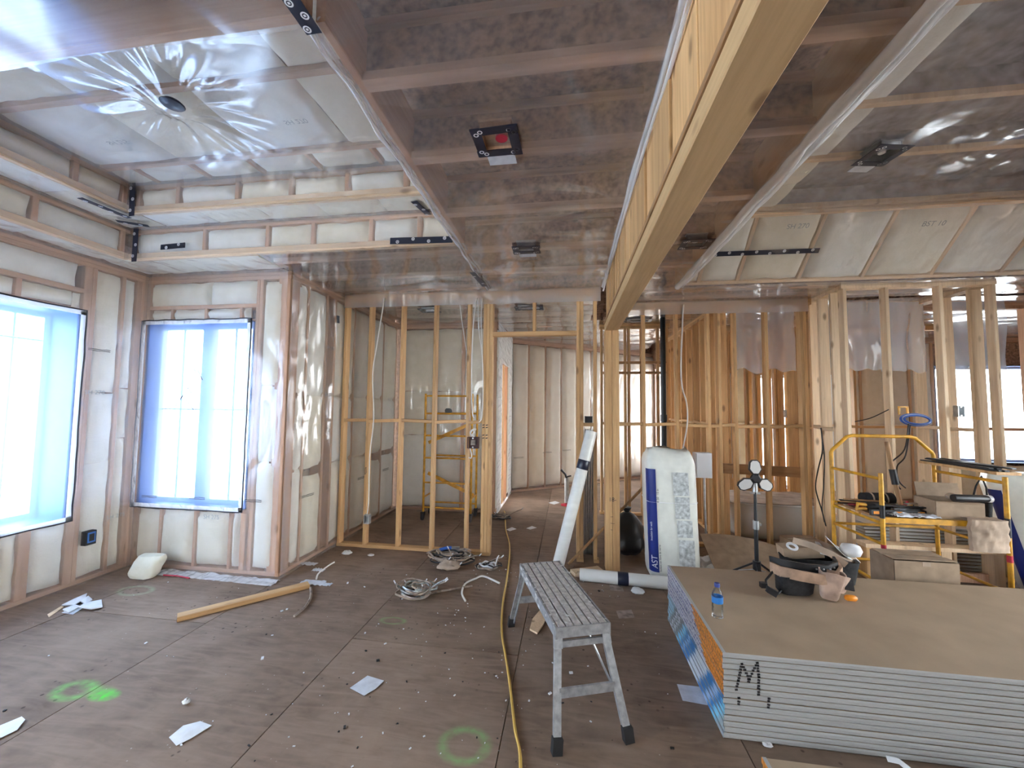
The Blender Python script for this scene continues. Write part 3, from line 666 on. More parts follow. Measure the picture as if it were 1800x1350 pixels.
_sag = at(303, 185, z=Z3-.06)
def sag(a, b):
    dx, dy = a-_sag.x, b-_sag.y; r = math.hypot(dx, dy); th = math.atan2(dy, dx)
    return .075*math.exp(-(r/.13)**2)+(.010*math.sin(11*th+2*noise.noise(V(r*4, th, 0)))+.006*math.sin(23*th))*math.exp(-((r-.25)/.2)**2)
film(ft, tray, -3.43, -.84, 1.1, 2.56, .04, M_['poly_ceil'], .012, 150, 90, warp=sag)
q = at(308, 605-400, z=Z3)
for px, py, t in ((207, 245, 'SH 275'), (520, 208, 'SH 270')): q = at(px, py, z=Z3-.03); stamp(ft, tray, t, q.x, q.y, .05, .05)
# bunched film along the free edge of the low ceiling
def rim(parent, x, y0, y1, r0, z, seed, sx=1):
    mb = MB(); n = 90
    for k in range(3):
        pts = []; rr = []
        for i in range(n+1):
            y = y0+(y1-y0)*i/n
            pts.append(V(x+noise.noise(V(y*4, k*7, seed))*.018+k*.02*sx, y, z+noise.noise(V(y*5, seed, k*3))*.012+k*.012)); rr.append(r0*(.7+.4*noise.noise(V(y*9, k, seed+3))))
        mb.tube(pts, rr, 8)
    return mb.build('bunched_film', M_['poly_rim'], parent, smooth=60)
rim(tray, -.85, 1.1, 4.0, .012, CZ-.008, 1., 1)

# ---- right tray: film-covered grey ceiling and a sloped insulated end
mb = MB(); mb.box((3.4, .5, Z3+.24), (5., 6.6, .02)); tray_r = struct('ceiling_tray_right', mb, M_['osb_grey'], 'raised grey ceiling behind glossy film on the right, ending in an insulated slope', 'ceiling')
for y in (-2.4, -1.8, -1.2, -.6, 0, .6, 1.2, 1.8, 2.385, 2.885, 3.57): joist(tray_r, 1.1, 4.95, y, Z3, .2, M_['wood_pale'], .04)
for y0, y1 in ((1.82, 2.37), (2.40, 2.87)): batt(ft, tray_r, 1.14, 1.75, y0, y1, .008, .03)
for y0, y1 in ((2.9, 3.2), (3.2, 3.55)): batt(ft, tray_r, 1.14, 1.75, y0, y1, .008, .03)
film(ft, tray_r, 1.1, 4.95, -2.8, 3.6, .02, M_['poly_tray'], .022, 50, 80)
sl = V(0, -.5, .48); sn = V(0, -.48, -.5); fsl = Fr((0, 4.1, CZ), X, sl, sn); SL = sl.length
stud(fsl, tray_r, 1.1, 4.95, SL-.05, SL, M_['wood_pale'], .05); stud(fsl, tray_r, 1.1, 4.95, 0, .03, M_['wood_pale'], .05)
prev = 1.12
for c in (1.28, 1.64, 2.19, 2.74, 3.31, 3.86, 4.4, 4.93):
    stud(fsl, tray_r, c-.016, c+.016, .03, SL-.05, M_['wood_pale'], .05); 
    if c-prev > .1: batt(fsl, tray_r, prev+.015, c-.015, .03, SL-.05, .035)
    prev = c
film(fsl, tray_r, 1.1, 4.95, 0, SL, .068, M_['poly'], .012, 60, 10)
for px, py, t in ((1388, 398, 'SH 270'), (1622, 391, 'BST 10')):
    d = at(px, py, y=3.75); stamp(fsl, tray_r, t, d.x, (d.z-CZ)/.48*SL, .06, .082)
mb = MB(); n = 100
for k, (r0, ox, oz) in enumerate(((.03, .0, .0), (.022, .045, .012), (.018, .075, .03), (.02, .03, .03))):
    pts = []; rr = []
    for i in range(n+1):
        y = -.5+4.6*i/n; pts.append(V(1.085+ox+noise.noise(V(y*3, k*7, 4))*.01, y, CZ-.012+oz+noise.noise(V(y*4, 2, k*3))*.008)); rr.append(r0*(.9+.3*noise.noise(V(y*8, k, 7))))
    mb.tube(pts, rr, 9)
mb.build('bunched_film', M_['poly_rim'], tray_r, smooth=60)
mb = MB()
for k in range(5): mb.tube([at(1737+k*4, 500-k*3, z=2.8)+V(.01*k, -.08*t, .085*t+.02*math.sin(t+k)) for t in range(5)], [.012, .02, .018, .012, .004], 6)
mb.build('bunched_film', M_['poly_rim'], tray_r, smooth=60)

# ---- beam, post and the boards above the beam
BX0, BX1, BZ = .347, .477, 2.287
beam = thing('ceiling_beam', 'long laminated timber beam running overhead to the square post', 'beam', ((BX0+BX1)/2, 0, BZ))
lumber('beam_timber', (0, -2.8, .035), (0, 3.93, .035), .13, .07, beam, M_['beam'], Z)
lumber('sill_plate', (-.004, -2.8, .08), (-.004, 3.93, .08), .136, .02, beam, M_['wood_dark'], Z)
y = -2.6
while y < 3.85:
    w_ = R(.16, .34) if y < 2.6 else .07; top = CZ-BZ
    ins = R(0, .014)
    lumber('cripple_board', (-.065+.012+ins, y+w_/2, .09), (-.065+.012+ins, y+w_/2, top), w_-.006 if y < 2.6 else .034, .024, beam, M_['wood'], X)
    if random.random() < .4 and y < 2.4: lumber('joist_end', (-.045, y+w_/2, .2), (.06, y+w_/2, .2), .04, .2, beam, M_['wood_dark'], Z)
    y += w_ if y < 2.6 else .15
mb = MB(); mb.box((.02, .5, .28), (.05, 6.6, .38)); mb.build('backing_board', M_['wood_dark'], beam)
mb = MB(); pts = [V(-.075+noise.noise(V(y*.13, 3, 1))*.012, -2.8+y*.1, CZ-BZ-.01+noise.noise(V(y*.2, 1, 5))*.01) for y in range(69)]
mb.tube(pts, [.014+.008*noise.noise(V(i*.3, 0, 0)) for i in range(69)], 7)
pts = [p+V(.004, 0, -.035-.03*abs(noise.noise(V(i*.11, 5, 0)))) for i, p in enumerate(pts)]; mb.tube(pts, .008, 6); mb.build('film_fold', M_['poly_rim'], beam, smooth=60)
post = thing('timber_post', 'square timber post holding up the long ceiling beam', 'post', (.414, 3.95, 0))
lumber('post_ply', (-.034, 0, 0), (-.034, 0, BZ-.001), .066, .12, post, M_['wood'], Y)
lumber('post_ply', (.034, 0, 0), (.034, 0, BZ-.001), .066, .12, post, M_['wood'], Y)
fp = Fr((0, -.0605, 0), X, Z, -Y); stamp(fp, post, '18-', .0, .66, .055, .001, M_['ink'])
for z in (.50, .44, .38): mb = MB(); mb.bar((-.02, -.061, z), (R(.0, .02), -.061, z+R(-.004, .004)), .006, .002); mb.build('marker_dash', M_['ink'], post)

# ---- open stud partitions
def partition(name, label, fr, a0, a1, studs, block=1.36, d=.08, mat='wood', plate=True, top=CZ, gaps=(), bt=.034, doubles=()):
    mb = MB(); mb.bar(fr.p(a0, top-.034*1.5, -d/2), fr.p(a1, top-.034*1.5, -d/2), .034, d, fr.n)
    o = struct(name, mb, M_[mat], label, 'wall')
    lumber('top_plate', fr.p(a0, top-.017, -d/2), fr.p(a1, top-.017, -d/2), .034, d, o, M_[mat], fr.n)
    e = sorted([a0]+[q for g in gaps for q in g]+[a1])
    if plate:
        for k in range(0, len(e), 2): lumber('bottom_plate', fr.p(e[k], .017, -d/2), fr.p(e[k+1], .017, -d/2), .034, d, o, M_[mat], fr.n)
    for a in studs: lumber('stud', fr.p(a, .034, -d/2), fr.p(a, top-.068, -d/2), .034, d, o, M_[mat], fr.n)
    if block:
        ss = sorted(studs)
        for k in range(len(ss)-1):
            m = (ss[k]+ss[k+1])/2
            if any(g[0] < m < g[1] for g in gaps) or ss[k+1]-ss[k] < .08: continue
            lumber('blocking', fr.p(ss[k]+.017, block+R(-.012, .012), -d/2), fr.p(ss[k+1]-.017, block+R(-.012, .012), -d/2), .034, d, o, M_[mat], fr.n)
    return o
fA = Fr((0, 4.05, 0), X, Z, -Y)
pA = partition('wall_partition_left', 'open stud partition with a door opening in front of the alcove', fA, -2.5, .30,
    [-2.48, -2.185, -1.81, -1.435, -1.06, -.885, -.85, -.815, .095, .13, .265], 1.365, gaps=((-.80, .08), (.15, .25)))
lumber('header', fA.p(-.80, 2.30, -.04), fA.p(.08, 2.30, -.04), .045, .08, pA, M_['wood'], fA.n)
lumber('cripple', fA.p(-.36, 2.325, -.04), fA.p(-.36, 2.70, -.04), .034, .08, pA, M_['wood'], fA.n)
lumber('blocking', fA.p(.147, 1.36, -.04), fA.p(.25, 1.36, -.04), .034, .08, pA, M_['wood'], fA.n)
film(fA, pA, -2.5, .32, 2.62, CZ, .012, M_['poly_skirt'], .008, 50, 6, 'film_skirt')
for dz in (0, .03, .11, .135):
    for dx in (0, .035): mb = MB(); mb.bar(fA.p(-.895+dx, 1.20+dz, .001), fA.p(-.873+dx, 1.205+dz, .001), .01, .002, -Y); mb.build('marker_dash', M_['ink'], pA)
mb = MB(); q = [fA.p(-2.195+a, .78+b, .001) for a, b in ((0, 0), (.004, .07), (.014, .08), (.016, .02), (.004, 0))]; mb.tube(q, .0025, 4); mb.build('marker_loop', M_['ink'], pA)
fB = Fr((0, 4.72, 0), X, Z, -Y)
pB = partition('wall_partition_right', 'open stud partition in front of the bathtub', fB, .5, 2.66, [.52, .865, 1.23, 1.575, 1.69, 1.86, 2.19, 2.55, 2.585], 1.345)
film(fB, pB, .5, 2.62, 2.62, CZ, .010, M_['poly_skirt'], .006, 30, 6, 'film_skirt')
fJ = Fr((0, 4.24, 0), X, Z, -Y)
pJ = partition('wall_chase_front', 'pale open stud front of the boxed-out chase on the right', fJ, 2.66, 3.98, [2.69, 3.06, 3.52, 3.955], None, mat='wood_pale', top=2.80)
fJL = Fr((2.66, 0, 0), Y, Z, -X)
partition('wall_chase_left', 'left return of pale studs of the boxed-out chase', fJL, 4.33, 4.80, [4.42, 4.62, 4.78], 1.345, mat='wood_pale', top=2.80, d=.10)
fJR = Fr((4.0, 0, 0), Y, Z, X)
partition('wall_chase_right', 'right return of pale studs of the boxed-out chase', fJR, 4.33, 5.1, [4.42, 4.72, 5.06], 1.345, mat='wood_pale', top=2.80, d=.11)
fD = Fr((0, 5.15, 0), X, Z, -Y)
partition('wall_partition_rear_right', 'stud partition with brown studs at the right edge behind the chase', fD, 3.9, 8.3, [4.6, 4.66, 5.1, 5.5, 5.9, 6.4, 7.0], 1.345, mat='wood_red')
fP = Fr((1.72, 0, 0), Y, Z, -X)
partition('wall_partition_deep', 'row of overlapping studs running back like a plank wall', fP, 4.83, 7.55, [4.95, 5.2, 5.5, 5.8, 6.1, 6.4, 6.7, 7.0, 7.3], 1.345, d=.13)
fC = Fr((0, 6.2, 0), X, Z, -Y)
pC = partition('wall_partition_back', 'rear stud partition with a door header behind the bathroom', fC, 1.85, 3.5, [1.9, 2.35, 2.42, 2.6, 2.72, 2.98, 3.02, 3.3, 3.45], 1.3)
lumber('header', fC.p(1.9, 2.1, -.04), fC.p(2.4, 2.1, -.04), .06, .08, pC, M_['wood'], fC.n)
fE = Fr((3.05, 0, 0), Y, Z, -X)
partition('wall_partition_side', 'deep stud partition running back beside the bathtub', fE, 5.3, 7.5, [5.35, 5.7, 6.05, 6.4, 6.75, 7.1, 7.4], 1.3, d=.13)
fG = Fr((0, 6.4, 0), X, Z, -Y)
partition('wall_partition_middle', 'stud partition between the rear windows', fG, 3.2, 5.4, [3.25, 3.42, 3.62, 3.95, 4.15, 4.6, 5.0, 5.35], 1.3)
fH = Fr((0, 5.9, 0), X, Z, -Y)
pH = partition('wall_partition_hall', 'far stud partition with short headers seen past the timber post', fH, .45, 1.45, [.48, .82, .87, 1.05, 1.28, 1.40], 1.3)
for z in (2.05, 2.2): lumber('header', fH.p(.5, z, -.04), fH.p(1.4, z, -.04), .034, .08, pH, M_['wood_dark'], fH.n)
# tub-side plank nailed across the studs
tag(lumber('ledger_plank', (1.78, 4.93, .845), (2.73, 4.93, .82), .022, .115, None, M_['wood_dark'], Z), 'wide brown plank nailed across the studs above the bathtub', 'plank')
# film hanging in the rooms behind
def hang(name, label, y, x0, x1, z0, z1, seed):
    mb = MB(); mb.grid(lambda u, v: V(x0+(x1-x0)*u, y+noise.noise(V(u*5, v*2, seed))*.05, z0+(z1-z0)*v+(1-v)*noise.noise(V(u*4, seed, 0))*.08), 40, 16)
    return tag(mb.build(name, M_['poly_hang'], None, smooth=80), label, 'plastic sheet')
hang('hanging_film', 'milky film hanging behind the studs above the bathtub', 4.98, 1.95, 2.62, 1.98, 2.76, 1.)
hang('hanging_film', 'milky film hanging behind the left half of the chase', 4.9, 2.8, 3.45, 2.0, 2.76, 5.)
hang('hanging_film', 'milky film hanging behind the right half of the chase', 4.95, 3.48, 3.93, 1.97, 2.76, 9.)
hang('hanging_film', 'milky film hanging beyond the right return of the chase', 5.0, 4.12, 4.75, 1.9, 2.76, 13.)

# ------------------------------------------------------------------ objects
def copy_tree(o, parent=None, keep=False):
    c = o.copy(); COL.objects.link(c); c.parent = parent
    for ch in list(o.children): copy_tree(ch, c)
    return c

# ---- drywall stack on the right
def bundle_meshes(L, W, tape):
    def board(cb, ct):                            # one board: brown face paper, pale long edges, outer arrises eased
        a = MB(); t = BT/2-.0012; n = 8
        prof = [(-W/2, cb), (-W/2+cb, 0), (W/2-cb, 0), (W/2, cb), (W/2, t-ct), (W/2-ct, t), (-W/2+ct, t), (-W/2, t-ct)]
        vs = [V(x, y, z) for x in (0, L) for y, z in prof]; a.add(vs, [tuple(range(n))[::-1], tuple(range(n, 2*n))], 1)
        for i in range(n): a.add([vs[i], vs[(i+1) % n], vs[n+(i+1) % n], vs[n+i]], [(0, 1, 2, 3)], 0 if i in (1, 5) else 1)
        return a.mesh('board', [M_['gyp_face'], M_['gyp_edge']])
    tp = MB(); tp.box((-.0012, 0, BT/2-.001), (.0024, W-.004, BT-.0028)); tp.box((.007, 0, BT-.0021), (.016, W-.004, .0006), None, 1); 
    return (board(.0055, .0007), board(.0007, .0055)), tp.mesh('end_tape', [tape, M_['gyp_edge']])
bm_, tm_ = bundle_meshes(3.3, 1.04, M_['print'])
NB = 15; SX, SY0, SY1 = .722, 2.045, 3.085; bundles = []
for k in range(NB):
    ORD = ['', 'second', 'third', 'fourth', 'fifth', 'sixth', 'seventh', 'eighth', 'ninth', 'tenth', 'eleventh', 'twelfth', 'thirteenth', 'fourteenth', 'fifteenth']
    lab = 'topmost bundle of the tall drywall stack, its brown face carrying the bottle and tool belt' if k == NB-1 else ('lowest bundle of the tall drywall stack, resting on the floor' if k == 0 else '%s drywall bundle from the top of the tall stack' % ORD[NB-1-k])
    dx, dy = R(-.004, .004), (R(-.0025, .0025) if k < NB-1 else 0)
    t = thing('drywall_bundle', lab, 'drywall', (SX+dx, (SY0+SY1)/2+dy, .001+k*BT), 0, 'drywall bundles in the tall stack')
    obj('board', bm_[0], t); obj('board', bm_[1], t, (0, 0, BT/2-.0012)); obj('end_tape', tm_, t); bundles.append(t)
STZ = .001+NB*BT-.0022
# hand-lettered M and ticks across the board edges
def strokes(pts):
    for (x0, y0), (x1, y1) in zip(pts[:-1], pts[1:]):
        a, b = at(x0, y0, y=SY0), at(x1, y1, y=SY0); n = max(2, int(abs(b.z-a.z)/(BT*.5)+.5))
        for i in range(n+1):
            q = a+(b-a)*i/n; k = int(q.z/BT); k = max(0, min(NB-1, k)); o = bundles[k]
            m2 = MB(); zc = (q.z-o.location.z); zc = BT*.27 if zc < BT/2 else BT*.72
            m2.box((q.x-o.location.x, -.521, zc), (.0105+R(0, .003), .0016, .009), Matrix.Rotation(R(-.3, .3), 3, 'Y')); m2.build('marker_dash', M_['ink'], o)
strokes([(1294, 1212), (1298, 1195), (1304, 1167), (1317, 1192), (1331, 1165), (1334, 1190), (1333, 1222)])
strokes([(1316, 1192), (1316, 1199)]); strokes([(1299, 1225), (1298, 1239)]); strokes([(1352, 1230), (1350, 1245)])
bm2, tm2 = bundle_meshes(3.3, 1.04, M_['orange'])
for k in range(3):
    t = thing('drywall_bundle', ('lowest', 'middle', 'topmost')[k]+' bundle of the low drywall pile with orange tape at the bottom edge', 'drywall', (.808+R(-.003, .003), 1.352, .001+k*BT), 0, 'drywall bundles in the low pile')
    obj('board', bm2[0], t); obj('board', bm2[1], t, (0, 0, BT/2-.0012)); obj('end_tape', tm2, t)
# offcut pile inside the chase
bm3, tm3 = bundle_meshes(1.0, .42, M_['gyp_edge'])
for k in range(13):
    lab = 'topmost drywall offcut of the pale pile inside the chase' if k == 12 else '%s pale drywall offcut from the top of the pile inside the chase' % ORD[12-k]
    t = thing('drywall_offcut', lab, 'drywall', (2.86+R(-.02, .02), 4.56+R(-.008, .008), .036+k*.031), 0, 'drywall offcuts inside the chase')
    obj('board', bm3[0], t); obj('board', bm3[1], t, (0, 0, BT/2-.0012))

# ---- aluminium work platform
ang = math.atan2(.75, -.2675)-math.pi/2
wp = thing('work_platform', 'paint-splashed aluminium work platform standing on the floor', 'work platform', (-.06, 2.385, 0), ang)
DZ = .47; HL, HW = .398, .142
for k in range(6):
    x = -HW+.012+(2*HW-.024)*(k+.5)/6; mb = MB()
    mb.box((x, 0, DZ-.006), ((2*HW-.024)/6-.007, 2*HL-.012, .012))
    for e in (-1, 1): mb.box((x+e*.011, 0, DZ+.0008), (.004, 2*HL-.02, .0016))
    mb.build('deck_plank', M_['aludeck'], wp)
mb = MB(); mb.box((0, 0, DZ-.017), (2*HW-.02, 2*HL-.02, .008)); mb.build('deck_pan', M_['rubber'], wp)
for s_ in (-1, 1):
    mb = MB(); mb.box((s_*(HW-.005), 0, DZ-.026), (.01, 2*HL, .054)); mb.box((s_*(HW-.016), 0, DZ-.048), (.03, 2*HL-.02, .008)); mb.build('side_rail', M_['alu'], wp)
    mb = MB(); mb.box((0, s_*(HL-.004), DZ-.024), (2*HW-.02, .008, .05)); mb.build('end_cap', M_['alu'], wp)
    for r in (-1, 1):
        top, ft_ = V(r*(HW-.02), s_*(HL-.03), DZ-.05), V(r*.17, s_*.51, .035); mb = MB()
        mb.bar(top, ft_, .036, .016, V(0, s_, 0)); mb.bar(top+V(-r*.012, -s_*.012, 0), ft_+V(-r*.012, -s_*.012, 0), .006, .03, V(0, s_, 0))
        lg = mb.build('leg', M_['alu'], wp)
        mb = MB(); mb.bar(ft_+V(-r*.003, 0, .028), V(r*.1735, s_*.515, .0), .046, .034, V(0, s_, 0)); mb.build('rubber_foot', M_['rubber'], lg)
        mb = MB(); mb.bar(top+V(0, 0, .03), top+V(r*.004, s_*.02, -.05), .042, .022, V(0, s_, 0)); mb.build('hinge_bracket', M_['alu'], lg)
    for z, w_ in ((DZ-.085, .03), (.205, .042)):
        f = (DZ-.05-z)/(DZ-.085); hx = (HW-.02)+(.17-HW+.02)*f; yy = s_*((HL-.03)+(.51-HL+.03)*f)
        mb = MB(); mb.bar((-hx+.01, yy, z), (hx-.01, yy, z), .012, w_, Z); mb.build('cross_bar', M_['alu'], wp)
    mb = MB(); mb.bar((.13, s_*.44, .2), (.05, s_*.30, DZ-.06), .008, .008); mb.build('brace', M_['steel'], wp)
mb = MB()
for k in range(46):
    y_ = R(-HL+.02, HL-.02); x_ = random.choice((-HW+R(-.0, .03), HW-R(0, .03), R(-HW, HW))); s2 = R(.003, .010)
    mb.box((x_, y_, DZ+.0018), (s2, s2*R(.8, 2.2), .0012), Matrix.Rotation(R(0, 3), 3, 'Z'))
for k in range(14): mb.box((-HW-.0008, R(-HL, HL), DZ-R(.006, .045)), (.0012, R(.01, .04), R(.005, .018)))
tag(mb.build('plaster_spots', M_['splash'], wp), kind='stuff')

# ---- rolls of film and loose sticks
def roll(name, label, p0, p1, r, band, group=None):
    p0, p1 = Vector(p0), Vector(p1); L = (p1-p0).length; t = thing(name, label, 'film roll', p0, 0, group)
    Mx = (p1-p0).to_track_quat('Z', 'Y').to_matrix().to_4x4()
    mb = MB(); mb.lathe([(r*.45, .0), (r*.45, -.02), (r*.3, -.02)], 20, Mx); mb.lathe([(r*.5, 0), (r*.97, .0), (r, .006), (r, L-.006), (r*.97, L), (r*.5, L)], 24, Mx); mb.build('film_tube', M_['poly_roll'], t, smooth=35)
    mb = MB(); mb.lathe([(r*.42, -.022), (r*.46, -.022), (r*.46, .02), (r*.42, .02)], 20, Mx, cap=False); mb.build('cardboard_core', M_['card'], t, smooth=35)
    mb = MB(); mb.lathe([(r+.001, band-.045), (r+.003, band-.042), (r+.003, band+.042), (r+.001, band+.045)], 24, Mx, cap=False); bd = mb.build('tape_band', M_['tape'], t, smooth=35)
    return t, Mx
t, Mx = roll('film_roll', 'white film roll with a black band lying on the floor by the post', (.10, 3.63, .054), (.84, 3.575, .054), .052, .37)
t, Mx = roll('film_roll', 'long white film tube with a black band leaning on the door studs', (-.10, 3.80, .035), (.222, 3.955, 1.30), .056, .98)
tag((lambda m: (m.tube([(.0, 3.93, .02), (.80, 4.145, .80)], .014, 10), m.build('broom_handle', M_['wood_dark'], None, smooth=40))[1])(MB()), 'brown wooden pole slanting behind the timber post', 'pole')
tag(lumber('pale_board', (.04, 3.74, .016), (.30, 3.86, .016), .11, .03, None, M_['wood_pale'], Z), 'short pale board lying behind the post beside the film roll', 'board')
ch = thing('steel_track_bundle', 'bundle of grey steel studs standing behind the door frame', 'steel stud', (.20, 4.28, 0))
for k in range(6):
    x_ = -.05+k*.022; mb = MB(); w_ = .018
    for dx in (-w_/2, w_/2): mb.bar((x_+dx, .0, .0), (x_+dx+.006*k, .03, 1.30+R(-.05, .03)), .002, .05, Y)
    mb.bar((x_, .024, 0), (x_+.006*k, .054, 1.3), w_, .002, Y); mb.build('steel_stud', M_['steel'], ch)

# ---- insulation bags
def bag(name, label, loc, rz, W, D, Hh, lean=0., txt=True):
    t = thing(name, label, 'insulation bag', loc, rz)
    def sect(z):                                     # rounded-rectangle section, pinched at the ends
        f = min(1, max(0, (Hh-z)/.13)); g = min(1, max(0, z/.05)); k = .52+.48*math.sin(f*math.pi/2); k *= .88+.12*math.sin(g*math.pi/2)
        return k
    def pt(a, z, grow=0):
        c, s2 = math.cos(a), math.sin(a); e = .36; k = sect(z)
        x = math.copysign(abs(c)**e, c)*(W/2+grow)*(.6+.4*k); y = math.copysign(abs(s2)**e, s2)*(D/2+grow)*k
        q = V(x*3, y*3, z*4+7); w = noise.noise(q)*.014+noise.noise(q*3)*.006
        tp = max(0, (z-Hh+.14)/.14); zz = z+tp*(noise.noise(V(x*14, y*14, 2))*.07+noise.noise(V(x*30, y*30, 5))*.03)
        return V(x*(1+w)+lean*z, y*(1+w*1.4), zz)
    mb = MB(); n, m = 48, 44
    mb.add([pt(2*math.pi*i/n, Hh*j/m) for j in range(m+1) for i in range(n)], [(j*n+i, j*n+(i+1) % n, (j+1)*n+(i+1) % n, (j+1)*n+i) for j in range(m) for i in range(n)]+[tuple(range(n))[::-1], tuple(m*n+i for i in range(n))])
    mb.build('bag_body', M_['bagw'], t, smooth=60)
    def patch(nm, mat, x0, x1, z0, z1, g=.004, side=-1):
        def fn(u, v):
            x = x0+(x1-x0)*u; z = z0+(z1-z0)*v; c = max(-.999, min(.999, x/(W/2)))
            cc = math.copysign(abs(c)**(1/.36), c); a = -math.acos(cc); p = pt(a, z, g); return V(p.x, p.y-.001, p.z)
        m2 = MB(); m2.grid(fn, 12, 20); return m2.build(nm, mat, t, smooth=80)
    patch('blue_panel', M_['bagb'], -W*.495, -W*.33, Hh*.06, Hh*.86)
    for z0, z1, x0, x1 in ((.66, .84, .0, .30), (.48, .65, .02, .30), (.34, .47, .04, .34), (.10, .32, .06, .36)): patch('grey_print_block', M_['bagg'], W*x0, W*x1, Hh*z0, Hh*z1)
    if txt:
        def lettering(body, size, x, z, mat, nm):
            cu = bpy.data.curves.new('t', 'FONT'); cu.body = body; cu.size = size; cu.align_x = 'LEFT'; cu.align_y = 'CENTER'
            to = bpy.data.objects.new('t', cu); COL.objects.link(to); me = bpy.data.meshes.new_from_object(to.evaluated_get(bpy.context.evaluated_depsgraph_get()))
            bpy.data.objects.remove(to); me.materials.clear(); me.materials.append(mat)
            for v in me.vertices:
                xx, zz = x-v.co.y, z+v.co.x; c = max(-.999, min(.999, xx/(W/2))); cc = math.copysign(abs(c)**(1/.36), c); p = pt(-math.acos(cc), zz, .007); v.co = V(p.x, p.y-.003, p.z)
            obj(nm, me, t)
        lettering('AST', .065, -W*.40, Hh*.09, M_['white'], 'lettering'); lettering('Insulation for walls', .022, -W*.44, Hh*.30, M_['white'], 'lettering')
        lettering('Isolant en fibre de verre', .024, -W*.30, Hh*.07, M_['ink'], 'lettering'); lettering('R 20   15 in', .026, -W*.30, Hh*.60, M_['ink'], 'lettering')
        mb = MB(); mb.tube([pt(2*math.pi*i/40, Hh*.60, .003)+V(0, 0, .0) for i in range(40)], .003, 5, closed=True); mb.build('strap', M_['white'], t)
    return t
bag('insulation_bag', 'white and blue plastic bag of insulation standing beside the drywall stack', (.955, 3.93, 0), 0, .44, .36, 1.14, -.03)
b2 = bag('insulation_bag', 'white insulation bag leaning at the right edge beside the scaffold', (4.03, 3.96, 0), -.5, .40, .30, 1.0, -.22, False)

# ---- bottle on the stack
bt = thing('water_bottle', 'clear plastic water bottle with blue cap and label on the drywall', 'bottle', (.815, 2.376, STZ))
mb = MB(); r = .0285
mb.lathe([(r*.7, 0), (r, .006), (r, .02), (r*.94, .026), (r, .032), (r, .044), (r*.94, .05), (r, .056), (r, .068), (r*.95, .074), (r, .08), (r, .118), (r*.93, .130), (r*.6, .152), (r*.42, .160), (r*.42, .168)], 24); mb.build('bottle_body', M_['pet'], bt, smooth=50)
mb = MB(); mb.lathe([(r+.0006, .082), (r+.0008, .084), (r+.0008, .114), (r+.0006, .116)], 24, cap=False); mb.build('label', M_['bluelabel'], bt, smooth=50)
mb = MB(); mb.lathe([(r*.5, .165), (r*.52, .167), (r*.52, .182), (r*.47, .185)], 20); mb.build('cap', M_['bluecap'], bt, smooth=40)

# ---- tool belt and bag on the stack
tb = thing('tool_belt', 'tan leather tool belt with hanging pouches heaped on the drywall', 'tool belt', (1.47, 2.78, STZ+.013))
def pouch(w0, w1, d0, d1, h, wall=.008):
    mb = MB(); n = 28
    def sec(z, k=1.): 
        f = z/h; w, d = (w0+(w1-w0)*f)*k, (d0+(d1-d0)*f)*k; return [V(math.copysign(abs(math.cos(a))**.6, math.cos(a))*w/2, math.copysign(abs(math.sin(a))**.6, math.sin(a))*d/2, z+.004*math.sin(3*a)*f) for a in [2*math.pi*i/n for i in range(n)]]
    rings = [sec(0, .9), sec(.012), sec(h*.5), sec(h), sec(h, .9), sec(h*.4, .86)]
    mb.add([p for r_ in rings for p in r_], [(j*n+i, j*n+(i+1) % n, (j+1)*n+(i+1) % n, (j+1)*n+i) for j in range(len(rings)-1) for i in range(n)]+[tuple(range(n))[::-1], tuple((len(rings)-1)*n+i for i in range(n))]); return mb
def band(mb, pts, h, th, up=Z):
    """strap of height h following pts"""
    P_ = [Vector(p) for p in pts]; vs = []; n = len(P_)
    for i, p in enumerate(P_):
        a = (P_[min(i+1, n-1)]-P_[max(i-1, 0)]).normalized(); s2 = a.cross(Vector(up)).normalized(); u = s2.cross(a)
        vs += [p-s2*th/2-u*h/2, p+s2*th/2-u*h/2, p+s2*th/2+u*h/2, p-s2*th/2+u*h/2]
    mb.add(vs, [(i*4+k, i*4+(k+1) % 4, (i+1)*4+(k+1) % 4, (i+1)*4+k) for i in range(n-1) for k in range(4)]+[(3, 2, 1, 0), tuple(4*(n-1)+k for k in range(4))])
mb = pouch(.085, .135, .05, .075, .165); mb.build('nail_pouch', M_['leather2'], tb, (.085, -.09, 0), 50, (.06, .12, -.2))
mb = pouch(.20, .22, .10, .11, .115); mb.build('black_pouch', M_['blackcloth'], tb, (-.075, -.03, 0), 50, (.1, 0, .1))
mb = MB(); band(mb, [(-.19, .0, .135), (-.17, -.075, .135), (-.08, -.11, .13), (.03, -.12, .12), (.13, -.10, .13), (.20, -.02, .14), (.23, .08, .15)], .06, .018); mb.build('belt', M_['leather'], tb, smooth=60)
mb = MB(); band(mb, [(-.18, .03, .165), (-.15, -.05, .175), (-.03, -.07, .165), (.10, -.06, .16), (.19, .0, .165), (.22, .08, .17)], .05, .014); sb = mb.build('padded_belt', M_['black'], tb, smooth=60)
for x_, y_ in ((.03, -.072), (.07, -.07), (.11, -.062), (.15, -.034)):
    m2 = MB(); m2.lathe([(.006, 0), (.005, .003), (.002, .004)], 10, Matrix.Translation((x_, y_-.008, .165)) @ Matrix.Rotation(H90, 4, 'X')); m2.build('rivet', M_['steel'], sb)
mb = MB(); mb.tube([(-.19, -.02, .11), (-.25, -.06, .07), (-.26, -.10, .02), (-.20, -.10, .012), (-.16, -.06, .02), (-.15, -.03, .08)], .007, 8); mb.build('hook_loop', M_['black'], tb, smooth=60)
